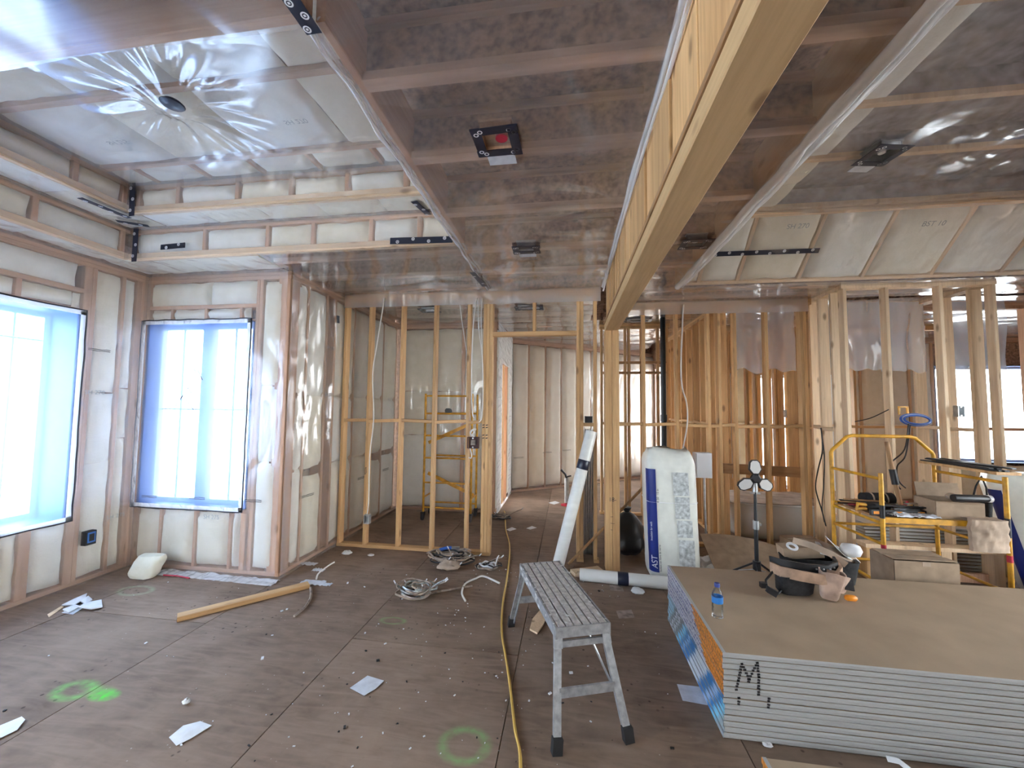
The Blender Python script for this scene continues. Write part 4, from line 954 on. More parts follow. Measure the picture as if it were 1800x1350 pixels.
mb = MB(); mb.box((-.235, -.10, .02), (.055, .03, .035), Matrix.Rotation(.5, 3, 'Y')); mb.box((-.27, -.07, .045), (.035, .03, .03)); mb.build('buckle', M_['black'], tb)
mb = pouch(.12, .16, .06, .09, .10); mb.build('side_pouch', M_['leather2'], tb, (.16, -.03, .02), 50, (0, .25, .5))
mb = MB(); mb.lathe([(.012, 0), (.018, .01), (.017, .05), (.008, .062)], 12, Matrix.Translation((.17, -.10, .016)) @ Matrix.Rotation(H90, 4, 'Y')); mb.build('orange_handle', M_['orangeplas'], tb, smooth=50)
mb = MB(); band(mb, [(.20, .02, .16), (.235, -.02, .10), (.225, -.05, .04)], .05, .012, X); mb.build('strap', M_['blackcloth'], tb, smooth=60)
kb = thing('tool_bag', 'open black tool bag of papers and plates behind the tool belt', 'tool bag', (1.66, 2.97, STZ), -.05)
mb = pouch(.40, .46, .13, .16, .16); mb.build('bag_body', M_['blackcloth'], kb, (0, 0, 0), 50)
mb = MB(); mb.box((-.10, .02, .19), (.24, .11, .07), Matrix.Rotation(-.12, 3, 'Y')); mb.build('flat_carton', M_['card'], kb)
mb = MB(); mb.lathe([(.02, 0), (.035, .004), (.035, .009), (.02, .009)], 20, Matrix.Translation((-.17, -.035, .225)) @ Matrix.Rotation(.5, 4, 'X'), cap=False); mb.build('tape_ring', M_['white'], kb, smooth=50)
mb = MB(); band(mb, [(-.16, -.03, .27), (-.06, -.05, .25), (.04, -.07, .21), (.12, -.08, .15)], .04, .01); mb.build('webbing_strap', M_['papertan'], kb, smooth=60)
for k, (x_, z_, a) in enumerate(((.10, .19, .35), (.13, .20, .25), (.16, .21, .5))):
    mb = MB(); mb.grid(lambda u, v: V((u-.5)*.22, (v-.5)*.11, .01*math.sin(u*5+k)), 8, 4, thick=(0, 0, .003)); mb.build('paper_sheet', M_['paper'] if k != 1 else M_['papertan'], kb, (x_, -.01+.02*k, z_), 60, (.5, a, .2*k))
mb = MB(); mb.lathe([(.0, 0), (.05, .02), (.062, .05), (.05, .08), (.0, .09)], 16, cap=False); mb.build('cloth_wad', M_['paper'], kb, (.2, .01, .17), 60)

# ---- tripod work light
q = at(1328, 900, y=3.62); wx = q.x
lt = thing('work_light', 'black tripod work light with three fold-out lamp heads', 'work light', (wx, 3.62, 0))
zt = at(1328, 850, y=3.62).z; zb = at(1328, 990, y=3.62).z
mb = MB(); mb.tube([(0, 0, zb-.06), (0, 0, zb+.32)], .016, 12); mb.build('lower_pole', M_['black'], lt, smooth=40)
mb = MB(); mb.tube([(0, 0, zb+.30), (0, 0, zt)], .012, 12); mb.build('upper_pole', M_['black'], lt, smooth=40)
mb = MB(); mb.tube([(0, 0, zb+.28), (0, 0, zb+.35)], .024, 12); mb.box((.028, 0, zb+.32), (.03, .015, .02)); mb.build('clamp_collar', M_['steel'], lt, smooth=40)
mb = MB(); mb.tube([(0, 0, zb-.05), (0, 0, zb+.02)], .03, 12); mb.build('tripod_hub', M_['black'], lt, smooth=40)
for k in range(3):
    a = 2*math.pi*k/3+.35; d = V(math.cos(a), math.sin(a), 0); mb = MB(); mb.bar(d*.02+V(0, 0, zb), d*.36+V(0, 0, .012), .026, .014); lg = mb.build('leg', M_['black'], lt)
    m2 = MB(); m2.tube([d*.35+V(0, 0, .015), d*.38+V(0, 0, .008)], .014, 8); m2.build('rubber_foot', M_['rubber'], lg)
    m2 = MB(); m2.bar(V(0, 0, zb-.055)+d*.02, d*.16+V(0, 0, zb*.58), .012, .006); m2.build('brace', M_['steel'], lg)
mb = MB(); mb.tube([(0, 0, zt-.07), (0, 0, zt+.02)], .022, 12); mb.box((0, 0, zt-.08), (.075, .02, .012)); mb.build('head_mount', M_['steel'], lt, smooth=40)
mb = MB(); mb.lathe([(.03, -.02), (.042, -.012), (.042, .012), (.03, .02)], 6, Matrix.Translation((0, -.015, zt+.045)) @ Matrix.Rotation(H90, 4, 'X')); mb.build('lamp_hub', M_['black'], lt)
for k, a in enumerate((H90, H90+2.15, H90-2.15)):
    Mx = Matrix.Translation((0, -.02, zt+.045)) @ Matrix.Rotation(-(a-H90), 4, 'Y') @ Matrix.Rotation(H90+(-.15), 4, 'X') 
    pl = [(-.022, .034), (.022, .034), (.05, .075), (.04, .135), (.02, .155), (-.02, .155), (-.04, .135), (-.05, .075)]
    mb = MB(); mb.prism(pl, .024, Mx @ Matrix.Translation((0, 0, -.012))); hd = mb.build('lamp_head', M_['black'], lt)
    m2 = MB(); m2.prism([(x*.84, .09+(y-.09)*.86) for x, y in pl], .003, Mx @ Matrix.Translation((0, 0, .0115))); m2.build('lens', M_['lens'], hd)

# ---- scaffolds
def scaffold(name, label, loc, W, D, posts_z, near_top, far_top, rungs, arch=False, plat=(), rz=0):
    t = thing(name, label, 'scaffold', loc, rz); r = .0155
    for yy, top in ((0, near_top), (D, far_top)):
        for xx in (0, W):
            if arch and yy == D: continue
            mb = MB(); mb.tube([(xx, yy, posts_z), (xx, yy, top)], r, 12); p = mb.build('post', M_['yellow'], t, smooth=40)
    if arch:
        b = .16; a = far_top; mb = MB()
        mb.tube([(0, D, posts_z), (0, D, a-b), (.01, D, a-b*.85), (b*.85, D, a-.012), (b*1.1, D, a), (W-b*1.1, D, a), (W-b*.85, D, a-.012), (W-.01, D, a-b*.85), (W, D, a-b), (W, D, posts_z)], r, 12); mb.build('arched_end_frame', M_['yellow'], t, smooth=60)
    for kind, z, s2 in rungs:
        mb = MB()
        if kind == 'n': mb.tube([(0, 0, z), (W, 0, z+s2)], r*.8, 8)
        if kind == 'f': mb.tube([(0, D, z), (W, D, z+s2)], r*.8, 8)
        if kind == 'l': mb.tube([(0, D, z), (0, 0, z+s2)], r*.8, 8)
        if kind == 'r': mb.tube([(W, D, z), (W, 0, z+s2)], r*.8, 8)
        if kind == 'x': mb.bar((0, D*.5, z), (W, D*.5, z+s2), .01, .045, Z)
        mb.build('rail', M_['yellow'], t, smooth=50)
    for z in plat:
        mb = MB(); mb.box((W/2, D/2, z), (W-.05, D-.02, .018)); mb.build('platform', M_['wood_dark'], t)
        for yy in (.02, D-.02): mb = MB(); mb.box((W/2, yy, z), (W-.03, .03, .04)); mb.build('platform_rail', M_['yellow'], t)
    return t
xl = at(1547, 930, y=3.5).x; PZ = .715
sc = scaffold('rolling_scaffold', 'yellow steel scaffold with an arched end frame heaped with tools', (2.41, 3.48, 0), .83, .58, .06, 1.045, 1.30,
    [('l', 1.0, 0), ('r', 1.0, 0), ('l', .66, 0), ('r', .66, 0), ('l', .5, 0), ('r', .5, 0), ('l', .19, 0), ('r', .19, 0), ('f', .5, 0), ('n', .19, 0), ('f', .19, 0)], True, (.685,))
for k, (xx, yy) in enumerate(((0, 0), (.83, 0), (0, .58), (.83, .58))):
    mb = MB(); mb.lathe([(.035, -.012), (.05, -.008), (.05, .008), (.035, .012)], 18, Matrix.Translation((xx, yy, .051)) @ Matrix.Rotation(H90, 4, 'Y')); mb.box((xx, yy, .085), (.035, .05, .04)); mb.build('caster', M_['black'], sc, smooth=40)
for xx, zz, c, l_ in ((0, .70, 'black', .10), (.83, .42, 'red', .05), (.83, .60, 'black', .14), (0, .40, 'red', .05), (0, .47, 'red', .03)): mb = MB(); mb.tube([(xx, 0, zz), (xx, 0, zz+l_)], .0165, 12); mb.build('tape_wrap', M_[c], sc, smooth=40)
sl_ = scaffold('rolling_scaffold', 'yellow ladder-frame scaffold on black casters in the alcove', (-1.94, 5.16, 0), .655, .30, .10, 1.70, 1.70,
    [('n', .17, 0), ('n', .50, 0), ('n', .83, 0), ('n', 1.13, 0), ('n', 1.43, 0), ('n', 1.67, 0), ('f', .17, 0), ('f', .83, 0), ('f', 1.43, 0), ('x', 1.02, .30), ('x', .60, -.28), ('l', .3, 0), ('r', .3, 0), ('l', 1.3, 0), ('r', 1.3, 0)])
for xx, yy in ((0, 0), (.655, 0), (0, .30), (.655, .30)):
    mb = MB(); mb.lathe([(.04, -.016), (.052, -.01), (.052, .01), (.04, .016)], 18, Matrix.Translation((xx, yy-.02, .053)) @ Matrix.Rotation(H90, 4, 'Y')); mb.box((xx, yy-.01, .09), (.045, .06, .045)); mb.build('caster', M_['black'], sl_, smooth=40)
q = at(788, 735, y=5.16)
tk = thing('tape_measure', 'small black tape measure resting on a scaffold rung in the alcove', 'tape measure', (q.x, 5.16, 1.443)); mb = MB(); mb.prism([(-.04, 0), (.04, 0), (.045, .02), (.035, .05), (.01, .062), (-.03, .058), (-.045, .035)], .04, Matrix.Translation((0, .02, 0)) @ Matrix.Rotation(H90, 4, 'X')); mb.build('case', M_['black'], tk)
mb = MB(); mb.box((-.05, 0, .008), (.014, .022, .006)); mb.build('hook', M_['steel'], tk)

# ---- tools heaped on the scaffold platform
PT = .694+.003; OX, OY = 2.41, 3.48
def small(name, label, cat, loc, rz=0, group=None): return thing(name, label, cat, loc, rz, group)
t = small('spirit_level', 'long dark spirit level lying across the scaffold platform', 'spirit level', (2.60, 3.595, PT), .1); mb = MB(); mb.box((0, 0, .022), (.42, .022, .044)); mb.build('level_body', M_['black'], t)
for x_ in (-.17, 0, .17): mb = MB(); mb.box((x_, 0, .024), (.05, .026, .022)); mb.build('vial', M_['orangeplas'], t)
t = small('pry_bar', 'red pry bar lying on the scaffold platform', 'pry bar', (2.66, 3.872, PT), 0); mb = MB(); mb.tube([(-.24, 0, .012), (.15, 0, .012), (.20, 0, .03), (.22, 0, .06)], .010, 8); mb.build('bar', M_['red'], t, smooth=50)
mb = MB(); mb.bar((-.27, 0, .011), (-.20, 0, .012), .03, .008); mb.build('flat_tip', M_['steel'], t)
t = small('tape_roll', 'white tape roll beside the level on the scaffold', 'tape roll', (2.765, 3.70, PT), 0); mb = MB(); mb.lathe([(.032, 0), (.058, 0), (.058, .045), (.032, .045), (.032, 0)], 24, cap=False); mb.build('tape_ring', M_['white'], t, smooth=40)
t = small('kraft_box', 'open cardboard box hanging over the scaffold edge', 'box', (2.98, 3.63, PT), -.1)
for dx, dy, w_, d_, r_ in ((0, -.11, .30, .008, 0), (0, .11, .30, .008, 0), (-.15, 0, .008, .22, 0), (.15, 0, .008, .22, 0)): mb = MB(); mb.box((dx, dy, .07), (w_, d_, .14)); mb.build('box_side', M_['card'], t)
mb = MB(); mb.box((0, 0, .005), (.30, .22, .01)); mb.build('box_bottom', M_['card'], t)
for s_, a in ((-1, .9), (1, -.5)): mb = MB(); mb.box((0, 0, -.055), (.29, .006, .11)); mb.build('box_flap', M_['card'], t, (0, s_*.117, .14 if s_ < 0 else .25), None, (a*.5, 0, 0))
t = small('drill', 'dark cordless drill with blue body lying on the scaffold heap', 'drill', (3.07, 3.90, PT), .1)
mb = MB(); mb.lathe([(.02, 0), (.035, .02), (.037, .12), (.03, .15)], 14, Matrix.Translation((-.08, 0, .16)) @ Matrix.Rotation(H90, 4, 'Y')); mb.build('motor_housing', M_['cable_blue'], t, smooth=50)
mb = MB(); mb.lathe([(.022, .15), (.022, .19), (.008, .21), (.004, .26)], 12, Matrix.Translation((-.08, 0, .16)) @ Matrix.Rotation(H90, 4, 'Y')); mb.build('chuck', M_['black'], t, smooth=50)
mb = MB(); mb.bar((-.03, 0, .15), (-.06, 0, .045), .04, .045, Y); mb.build('grip', M_['black'], t); mb = MB(); mb.box((-.055, 0, .024), (.11, .07, .046)); mb.build('battery', M_['black'], t)
t = small('caulking_gun', 'black and silver caulking tube lying over the cardboard box', 'caulking gun', (3.06, 3.52, PT+.143), .06); mb = MB(); mb.lathe([(.026, 0), (.028, .01), (.028, .22), (.024, .24)], 14, Matrix.Translation((-.14, 0, .03)) @ Matrix.Rotation(H90, 4, 'Y')); mb.build('tube', M_['black'], t, smooth=50)
mb = MB(); mb.lathe([(.027, .24), (.027, .262), (.01, .264)], 14, Matrix.Translation((-.14, 0, .03)) @ Matrix.Rotation(H90, 4, 'Y')); mb.build('end_cap', M_['white'], t, smooth=50)
t = small('work_glove', 'yellow and grey work glove beside the caulking tube', 'glove', (2.985, 3.60, PT+.143), .4); mb = MB(); mb.lathe([(.0, 0), (.03, .008), (.038, .03), (.02, .05), (0, .054)], 12, cap=False); 
mb.build('palm', M_['papertan'], t, smooth=60)
for k in range(5):
    mb = MB(); a = -.5+.25*k; mb.tube([V(.02*math.cos(a), .02*math.sin(a), .02), V(.06*math.cos(a), .06*math.sin(a), .022), V(.085*math.cos(a), .085*math.sin(a), .012)], [.012, .011, .008], 8); mb.build('finger', M_['cordy'], t, smooth=60)
t = small('shovel_handle', 'dark upright tool handle rising out of the scaffold heap', 'tool', (2.86, 3.92, PT), 0); mb = MB(); mb.tube([(0, 0, .02), (-.03, .03, .30), (-.05, .05, .56)], .017, 10); mb.build('shaft', M_['wood_dark'], t, smooth=50)
mb = MB(); mb.tube([(-.018, .018, .19), (-.03, .03, .32)], .026, 10); mb.build('grip', M_['black'], t, smooth=50); mb = MB(); mb.box((0, 0, .012), (.10, .07, .022)); mb.build('blade', M_['steel'], t)
t = small('steel_straps', 'bundle of dark metal straps jutting over the left scaffold end', 'metal strap', (2.50, 3.93, PT), -.1)
for k in range(5): mb = MB(); mb.box((.02*k, -.02+.006*k, .008+.0095*k), (.28+R(-.05, .05), .03, .008), Matrix.Rotation(R(-.15, .15), 3, 'Z')); mb.build('strap', M_['black'] if k % 2 else M_['wood_dark'], t)
t = small('rag_pile', 'crumpled grey plastic rag draped over the front of the platform', 'rag', (2.66, 3.525, PT), 0)
mb = MB(); mb.grid(lambda u, v: V((u-.5)*.30, (v-.5)*.10, .012+.03*abs(noise.noise(V(u*6, v*4, 2)))+.01), 20, 8, thick=(0, 0, .004)); mb.build('cloth', M_['scrap'], t, smooth=60)
t = small('tool_pouch', 'black canvas pouch hanging off the right scaffold rail', 'pouch', (3.262, 3.70, .62), H90); mb = pouch(.14, .17, .05, .06, .2); mb.build('pouch_body', M_['blackcloth'], t, smooth=50); mb = MB(); mb.tube([(-.06, 0, .19), (-.04, -.015, .31), (0, -.022, .395), (.04, -.015, .31), (.06, 0, .19)], .006, 6); mb.build('strap', M_['blackcloth'], t)
t = small('shelf_board', 'short board on top of the right scaffold posts carrying black bars', 'board', (3.24, 3.78, 1.062), 0); mb = MB(); mb.box((0, 0, .011), (.16, .66, .022)); mb.build('board', M_['wood'], t)
for k in range(6): mb = MB(); mb.box((-.05+.02*k, .04*math.sin(k*2.), .028+.011*(k % 3)), (.03, .62, .010), Matrix.Rotation(R(-.12, .12), 3, 'Z')); tag(mb.build('black_bar', M_['black'], t))
t = small('tool_roll', 'black rolled tool pouch at the back of the scaffold heap', 'tool roll', (2.72, 3.99, PT), .1); mb = MB(); mb.lathe([(.02, 0), (.05, .01), (.052, .26), (.02, .27)], 16, Matrix.Translation((-.13, 0, .053)) @ Matrix.Rotation(H90, 4, 'Y')); mb.build('roll', M_['blackcloth'], t, smooth=50)
for x_ in (-.06, .06): mb = MB(); mb.tube([V(x_, math.cos(a)*.054, .053+math.sin(a)*.054) for a in [2*math.pi*i/20 for i in range(20)]], .006, 6, closed=True); mb.build('strap', M_['papertan'], t)
t = small('kraft_bag', 'crumpled kraft paper bag hung over the front of the scaffold platform', 'paper bag', (3.085, 3.435, .50)); mb = MB(); mb.grid(lambda u, v: V((u-.5)*.24+.012*noise.noise(V(u*6, v*5, 3)), -.02*math.sin(u*math.pi)+.012*noise.noise(V(u*7, v*6, 8)), .23*v), 16, 12, thick=(0, -.03, 0)); mb.build('bag', M_['papertan'], t, smooth=60)
mb = MB(); mb.grid(lambda u, v: V((u-.5)*.22, .002+.10*v, .232+.01*noise.noise(V(u*6, v*5, 1))), 8, 4, thick=(0, 0, .003)); mb.build('folded_rim', M_['papertan'], t, smooth=60)
t = small('reciprocating_saw', 'black and yellow power saw lying along the left of the platform', 'saw', (2.57, 3.74, PT), .2); mb = MB(); mb.lathe([(.02, 0), (.036, .02), (.036, .16), (.024, .22)], 12, Matrix.Translation((-.12, 0, .038)) @ Matrix.Rotation(H90, 4, 'Y')); mb.build('body', M_['black'], t, smooth=50)
mb = MB(); mb.box((.16, 0, .038), (.14, .003, .018)); mb.build('blade', M_['steel'], t); mb = MB(); mb.tube([(-.12, 0, .05), (-.19, 0, .06), (-.20, 0, .02), (-.12, 0, .02)], .014, 8); mb.build('grip', M_['yellow'], t, smooth=50)
for k, (x_, y_, L_, a_) in enumerate(((2.80, 3.66, .46, .22), (2.66, 3.655, .34, -.1), (2.92, 3.76, .40, .35))):
    t = small('steel_bar', ('longest dark steel bar slanting across the scaffold heap', 'short dark steel bar along the front of the scaffold heap', 'steel bar under the cardboard box on the scaffold')[k], 'bar', (x_, y_, PT+.046+.012*k), a_); mb = MB(); mb.box((0, 0, .006), (L_, .028, .009)); mb.build('bar', M_['black'] if k < 2 else M_['steel'], t)
    mb = MB(); mb.lathe([(.009, 0), (.009, .002)], 8, Matrix.Translation((L_*.4, 0, .0105))); mb.build('bolt', M_['steel'], t)
# low plank bench and boxes below and behind the scaffold
t = thing('plank_bench', 'low pale plank bench in front of the chase behind the scaffold', 'bench', (3.24, 4.158, 0))
mb = MB(); mb.box((0, 0, .30), (1.1, .13, .034)); mb.build('plank', M_['wood_pale'], t)
for x_ in (-.5, -.25, .1, .5): mb = MB(); mb.box((x_, 0, .1415), (.08, .11, .283)); mb.build('leg', M_['wood_pale'] if x_ > -.5 else M_['wood'], t)
mb = MB(); mb.box((0, .0, .05), (.9, .03, .08)); mb.build('stretcher', M_['wood_red'], t)
def carton(label, loc, rz, w, d, h):
    t = thing('cardboard_box', label, 'box', loc, rz)
    for dx, dy, a, b in ((0, -d/2, w, .007), (0, d/2, w, .007), (-w/2, 0, .007, d), (w/2, 0, .007, d)): mb = MB(); mb.box((dx, dy, h/2), (a, b, h)); mb.build('side', M_['card'], t)
    mb = MB(); mb.box((0, 0, .005), (w-.01, d-.01, .008)); mb.build('bottom', M_['card'], t)
    for s_ in (-1, 1): mb = MB(); mb.box((0, s_*d*.2, 0), (w, d*.4, .005)); mb.build('flap', M_['card'], t, (0, s_*.05*d, h+.004), None, (s_*.04, 0, 0))
    mb = MB(); mb.box((0, -d/2-.004, h*.97), (.05, .002, h*.06)); mb.build('tape', M_['papertan'], t)
    return t
_a, _b = at(1572, 1000, y=3.17), at(1686, 1000, y=3.17)
carton('long brown cardboard box under the scaffold behind the drywall', ((_a.x+_b.x)/2, 3.28, 0), 0, _b.x-_a.x, .22, at(1630, 988, y=3.17).z)
carton('smaller cardboard box behind the lamp tripod at the partition foot', (2.35, 4.45, 0), .1, .30, .24, .22)
# kraft sheet leaning behind the lamp
t = thing('cardboard_sheet', 'bent grey-brown cardboard sheet lying behind the lamp tripod', 'cardboard', (1.78, 4.15, 0), 0)
mb = MB(); mb.grid(lambda u, v: V(-.42+.84*u, -.28+.56*v, .012+.26*max(0, v-.15)**1.1*(1-.35*u)+.03*math.sin(u*4)*v), 14, 10, thick=(0, 0, .005)); mb.build('sheet', M_['card'], t, smooth=60)
t = thing('film_heap', 'crumpled clear film heaped on the floor left of the lamp tripod', 'plastic sheet', (1.42, 4.2, 0), 0)
mb = MB(); mb.grid(lambda u, v: V(-.22+.44*u, -.2+.4*v, .006+.16*abs(noise.noise(V(u*4, v*4, 9)))*math.sin(u*math.pi)*math.sin(v*math.pi)), 26, 22); mb.build('crumpled_film', M_['poly_rim'], t, smooth=80)
# bathtub behind the partition
t = thing('bathtub', 'white freestanding bathtub behind the studs, its rim covered with kraft paper', 'bathtub', (2.44, 5.35, 0)); n = 40
def tubring(w, d, z): return [V(math.copysign(abs(math.cos(a))**.55, math.cos(a))*w/2, math.copysign(abs(math.sin(a))**.55, math.sin(a))*d/2, z) for a in [2*math.pi*i/n for i in range(n)]]
rg = [tubring(.84, .46, 0), tubring(.94, .54, .06), tubring(1.02, .62, .30), tubring(1.06, .66, .40), tubring(1.12, .72, .42), tubring(1.12, .72, .435), tubring(.98, .58, .43), tubring(.86, .48, .12)]
mb = MB(); mb.add([p for r_ in rg for p in r_], [(j*n+i, j*n+(i+1) % n, (j+1)*n+(i+1) % n, (j+1)*n+i) for j in range(len(rg)-1) for i in range(n)]+[tuple(range(n))[::-1], tuple((len(rg)-1)*n+i for i in range(n))]); mb.build('tub_shell', M_['tub'], t, smooth=50)
mb = MB(); mb.grid(lambda u, v: V(-.55+1.1*u, -.37+.74*v, .445+.03*abs(noise.noise(V(u*5, v*5, 3)))), 24, 14, thick=(0, 0, .004)); mb.build('kraft_cover', M_['papertan'], t, smooth=60)
# black drain pipe, utility box, black bag
t = thing('drain_pipe', 'black vertical drain pipe rising to the ceiling behind the studs', 'pipe', (1.245, 5.45, 0)); mb = MB(); mb.tube([(0, 0, 0), (0, 0, CZ-.02)], .034, 16); mb.build('pipe', M_['abs'], t, smooth=40)
for z in (1.36, .5): mb = MB(); mb.tube([(0, 0, z), (0, 0, z+.09)], .043, 16); mb.build('coupling', M_['abs'], t, smooth=40)
q = at(1234, 817, y=4.66)
t = thing('utility_box', 'small white utility box fixed to the studs beside the insulation bag', 'utility box', (q.x, 4.655, q.z-.14)); mb = MB(); mb.box((0, 0, .14), (.17, .11, .27)); mb.build('housing', M_['white'], t); mb = MB(); mb.box((0, -.057, .14), (.15, .006, .25)); mb.build('cover', M_['white'], t)
mb = MB(); mb.tube([(.02, .0, 0), (.02, 0, -.3), (.03, 0, -(q.z-.14)+.02)], .012, 8); mb.build('conduit', M_['steel'], t, smooth=40)
t = thing('rubbish_bag', 'black rubbish bag on the floor behind the timber post', 'bag', (.62, 4.42, 0)); mb = MB(); n = 26
def lump(u, v): a = u*2*math.pi; r_ = (.02 if v >= 1 else .17*min(1, .55+v*3)*(1-v**2.6)**.6+.02)*(1+.18*noise.noise(V(math.cos(a)*2, math.sin(a)*2, v*4))); return V(math.cos(a)*r_, math.sin(a)*r_, .005+.42*v)
mb.grid(lump, 26, 16); mb.build('bag_body', M_['black'], t, smooth=60); mb = MB(); mb.lathe([(.012, .40), (.03, .43), (.05, .47), (.02, .475)], 12); mb.build('tied_neck', M_['black'], t, smooth=60)
# foam applicator in the hallway
q = at(996, 888, z=0)
t = thing('foam_gun', 'silver foam applicator gun standing on a red base in the hallway', 'applicator', (q.x, q.y, 0)); mb = MB(); mb.lathe([(.09, 0), (.09, .012), (.03, .02), (.022, .05)], 14); mb.build('base', M_['red'], t, smooth=40)
mb = MB(); mb.tube([(0, 0, .04), (0, 0, .42)], .036, 14); mb.build('canister', M_['steel'], t, smooth=40); mb = MB(); mb.tube([(0, 0, .42), (-.02, 0, .48), (-.09, 0, .55)], .018, 8); mb.bar((0, 0, .44), (.07, 0, .46), .02, .02); mb.build('handle', M_['black'], t, smooth=40)
# small black box on the blocking by the door
t = thing('door_box', 'small black box sitting on the blocking beside the door studs', 'box', (.20, 4.09, 1.379)); mb = MB(); mb.box((0, 0, .03), (.075, .06, .058)); mb.build('case', M_['black'], t); mb = MB(); mb.box((0, -.002, .062), (.08, .065, .006)); mb.build('lid', M_['black'], t)

# ---- cables and electrical boxes
def spline(pts, n=6):
    P_ = [Vector(p) for p in pts]; out = []
    for i in range(len(P_)-1):
        p0, p1, p2, p3 = P_[max(i-1, 0)], P_[i], P_[i+1], P_[min(i+2, len(P_)-1)]
        for k in range(n):
            t = k/n; out.append(.5*((2*p1)+(p2-p0)*t+(2*p0-5*p1+4*p2-p3)*t*t+(-p0+3*p1-3*p2+p3)*t**3))
    return out+[P_[-1]]
def cable(name, label, pts, r, mat, cat='cable', n=6, k=6):
    mb = MB(); mb.tube(spline(pts, n), r, k); return tag(mb.build(name, M_[mat], None, smooth=60), label, cat)
def at2(l, y): return [at(a, b, y=y) for a, b in l]
cable('electrical_cable', 'white cable dropping beside the first stud of the left partition', at2([(676, 524), (662, 610), (655, 660), (657, 735), (650, 800), (648, 880), (645, 905)], 4.03), .0065, 'wirew')
cable('electrical_cable', 'white cable slanting behind the fourth stud of the left partition', at2([(807, 524), (813, 570), (822, 630)], 4.17), .006, 'wirew')
cable('electrical_cable', 'white cable running down into the brown switch box', at2([(838, 524), (832, 570), (829, 650), (830, 720), (833, 735)], 4.03), .0065, 'wirew')
cable('electrical_cable', 'middle white cable of the pair beside the door studs', at2([(841, 524), (841, 570), (847, 620), (849, 660), (848, 728), (842, 742)], 4.03), .0055, 'wirew')
cable('electrical_cable', 'white cable hugging the triple stud at the door', at2([(848, 524), (846, 560), (848, 640), (849, 700), (845, 738)], 4.02), .005, 'wirew')
cable('electrical_cable', 'white cable hanging loose in the partition behind the insulation bag', at2([(1201, 535), (1197, 640), (1199, 680), (1207, 710), (1208, 745), (1200, 790), (1193, 815)], 4.70), .008, 'wirew')
cable('electrical_cable', 'thin black cable looping down the left return of the chase', [at(a, b, x=2.646) for a, b in ((1443, 752), (1446, 790), (1437, 830), (1434, 860), (1444, 895), (1452, 925))], .006, 'black')
cable('electrical_cable', 'second thin black cable rejoining at the foot of the chase stud', [at(a, b, x=2.645) for a, b in ((1443, 754), (1449, 800), (1448, 850), (1445, 890), (1449, 918))], .005, 'black')
cable('electrical_cable', 'pair of black cables sagging from the middle chase stud onto the scaffold', at2([(1597, 745), (1590, 790), (1566, 815), (1570, 840), (1583, 860)], 4.1), .006, 'black')
cable('electrical_cable', 'black cable hanging straight below the blue coil', at2([(1600, 746), (1592, 800), (1577, 820), (1580, 845), (1592, 858)], 4.12), .006, 'black')
cable('electrical_cable', 'black cable stretched left from the middle chase stud', at2([(1562, 720), (1530, 735), (1503, 741)], 4.2), .005, 'black')
t = thing('cable_coil', 'blue coil of cable hung on the middle chase stud', 'cable coil', at(1612, 738, y=4.12))
for k in range(5): mb = MB(); mb.tube([V(math.cos(a)*(.10+.006*k), .02*math.sin(a)+.004*k, math.sin(a)*(.038+.004*k)) for a in [2*math.pi*i/28 for i in range(28)]], .007, 6, closed=True); mb.build('coil_turn', M_['cable_blue'] if k != 2 else M_['steel'], t, smooth=60)
t = thing('yellow_bracket', 'small yellow bracket clamped to the middle chase stud', 'bracket', at(1588, 722, y=4.225)); mb = MB(); mb.bar((-.035, 0, -.04), (-.035, 0, .04), .014, .012, Y); mb.bar((.035, 0, -.06), (.035, 0, .04), .014, .012, Y); mb.bar((-.04, 0, .036), (.04, 0, .036), .012, .012); mb.build('frame', M_['yellow'], t)
def ebox(name, label, loc, w, h, d, mat, fr_n=-Y):
    t = thing(name, label, 'electrical box', loc); mb = MB(); th = .005
    for c, s_ in (((-w/2, 0, 0), (th, d, h)), ((w/2, 0, 0), (th, d, h)), ((0, 0, -h/2), (w, d, th)), ((0, 0, h/2), (w, d, th))): mb.box(c, s_)
    mb.build('box_walls', M_[mat], t); mb = MB(); mb.box((0, d/2-.003, 0), (w, .004, h)); mb.build('box_back', M_[mat], t)
    for s_ in (-1, 1): mb = MB(); mb.box((0, -d/2+.004, s_*h*.40), (.014, .004, .012)); mb.build('screw_tab', M_['steel'], t)
    return t
q = at(830, 778, y=4.05); t = ebox('switch_box', 'dark brown switch box with white cable tails on the partition', (q.x+.012, 4.05, q.z), .115, .115, .05, 'brownbox')
mb = MB(); mb.box((0, .005, 0), (.05, .02, .05)); mb.build('cable_tuck', M_['wireg'], t)
for k, p in enumerate((((-.02, -.01, .06), (-.03, -.02, .11), (-.0, -.02, .14), (.035, -.02, .14)), ((.0, -.01, .06), (-.02, -.03, .10), (.0, -.03, .13), (.02, -.02, .10)), ((.01, -.01, .06), (.0, -.03, .09), (.02, -.03, .12)), ((-.03, -.01, -.06), (-.01, -.02, -.13), (-.02, -.02, -.16), (-.04, -.02, -.15)))): mb = MB(); mb.tube(spline(p), .006, 6); mb.build('cable_tail', M_['wirew'], t, smooth=60)
q = at(646, 912, y=4.03); ebox('outlet_box', 'small grey outlet box low on the first partition stud', (q.x, 4.025, q.z), .06, .09, .045, 'steel')
q = at(156, 945, x=-4.04); t = thing('outlet_box', 'dark grey outlet box set in the film of the left wall', 'electrical box', q, H90); mb = MB(); mb.box((0, 0, 0), (.075, .05, .115)); mb.build('box', M_['rubber'], t); mb = MB(); mb.box((0, -.027, .005), (.055, .006, .085)); mb.build('gasket_rim', M_['bluewrap'], t); mb = MB(); mb.box((0, -.031, .005), (.035, .004, .06)); mb.build('opening', M_['black'], t)
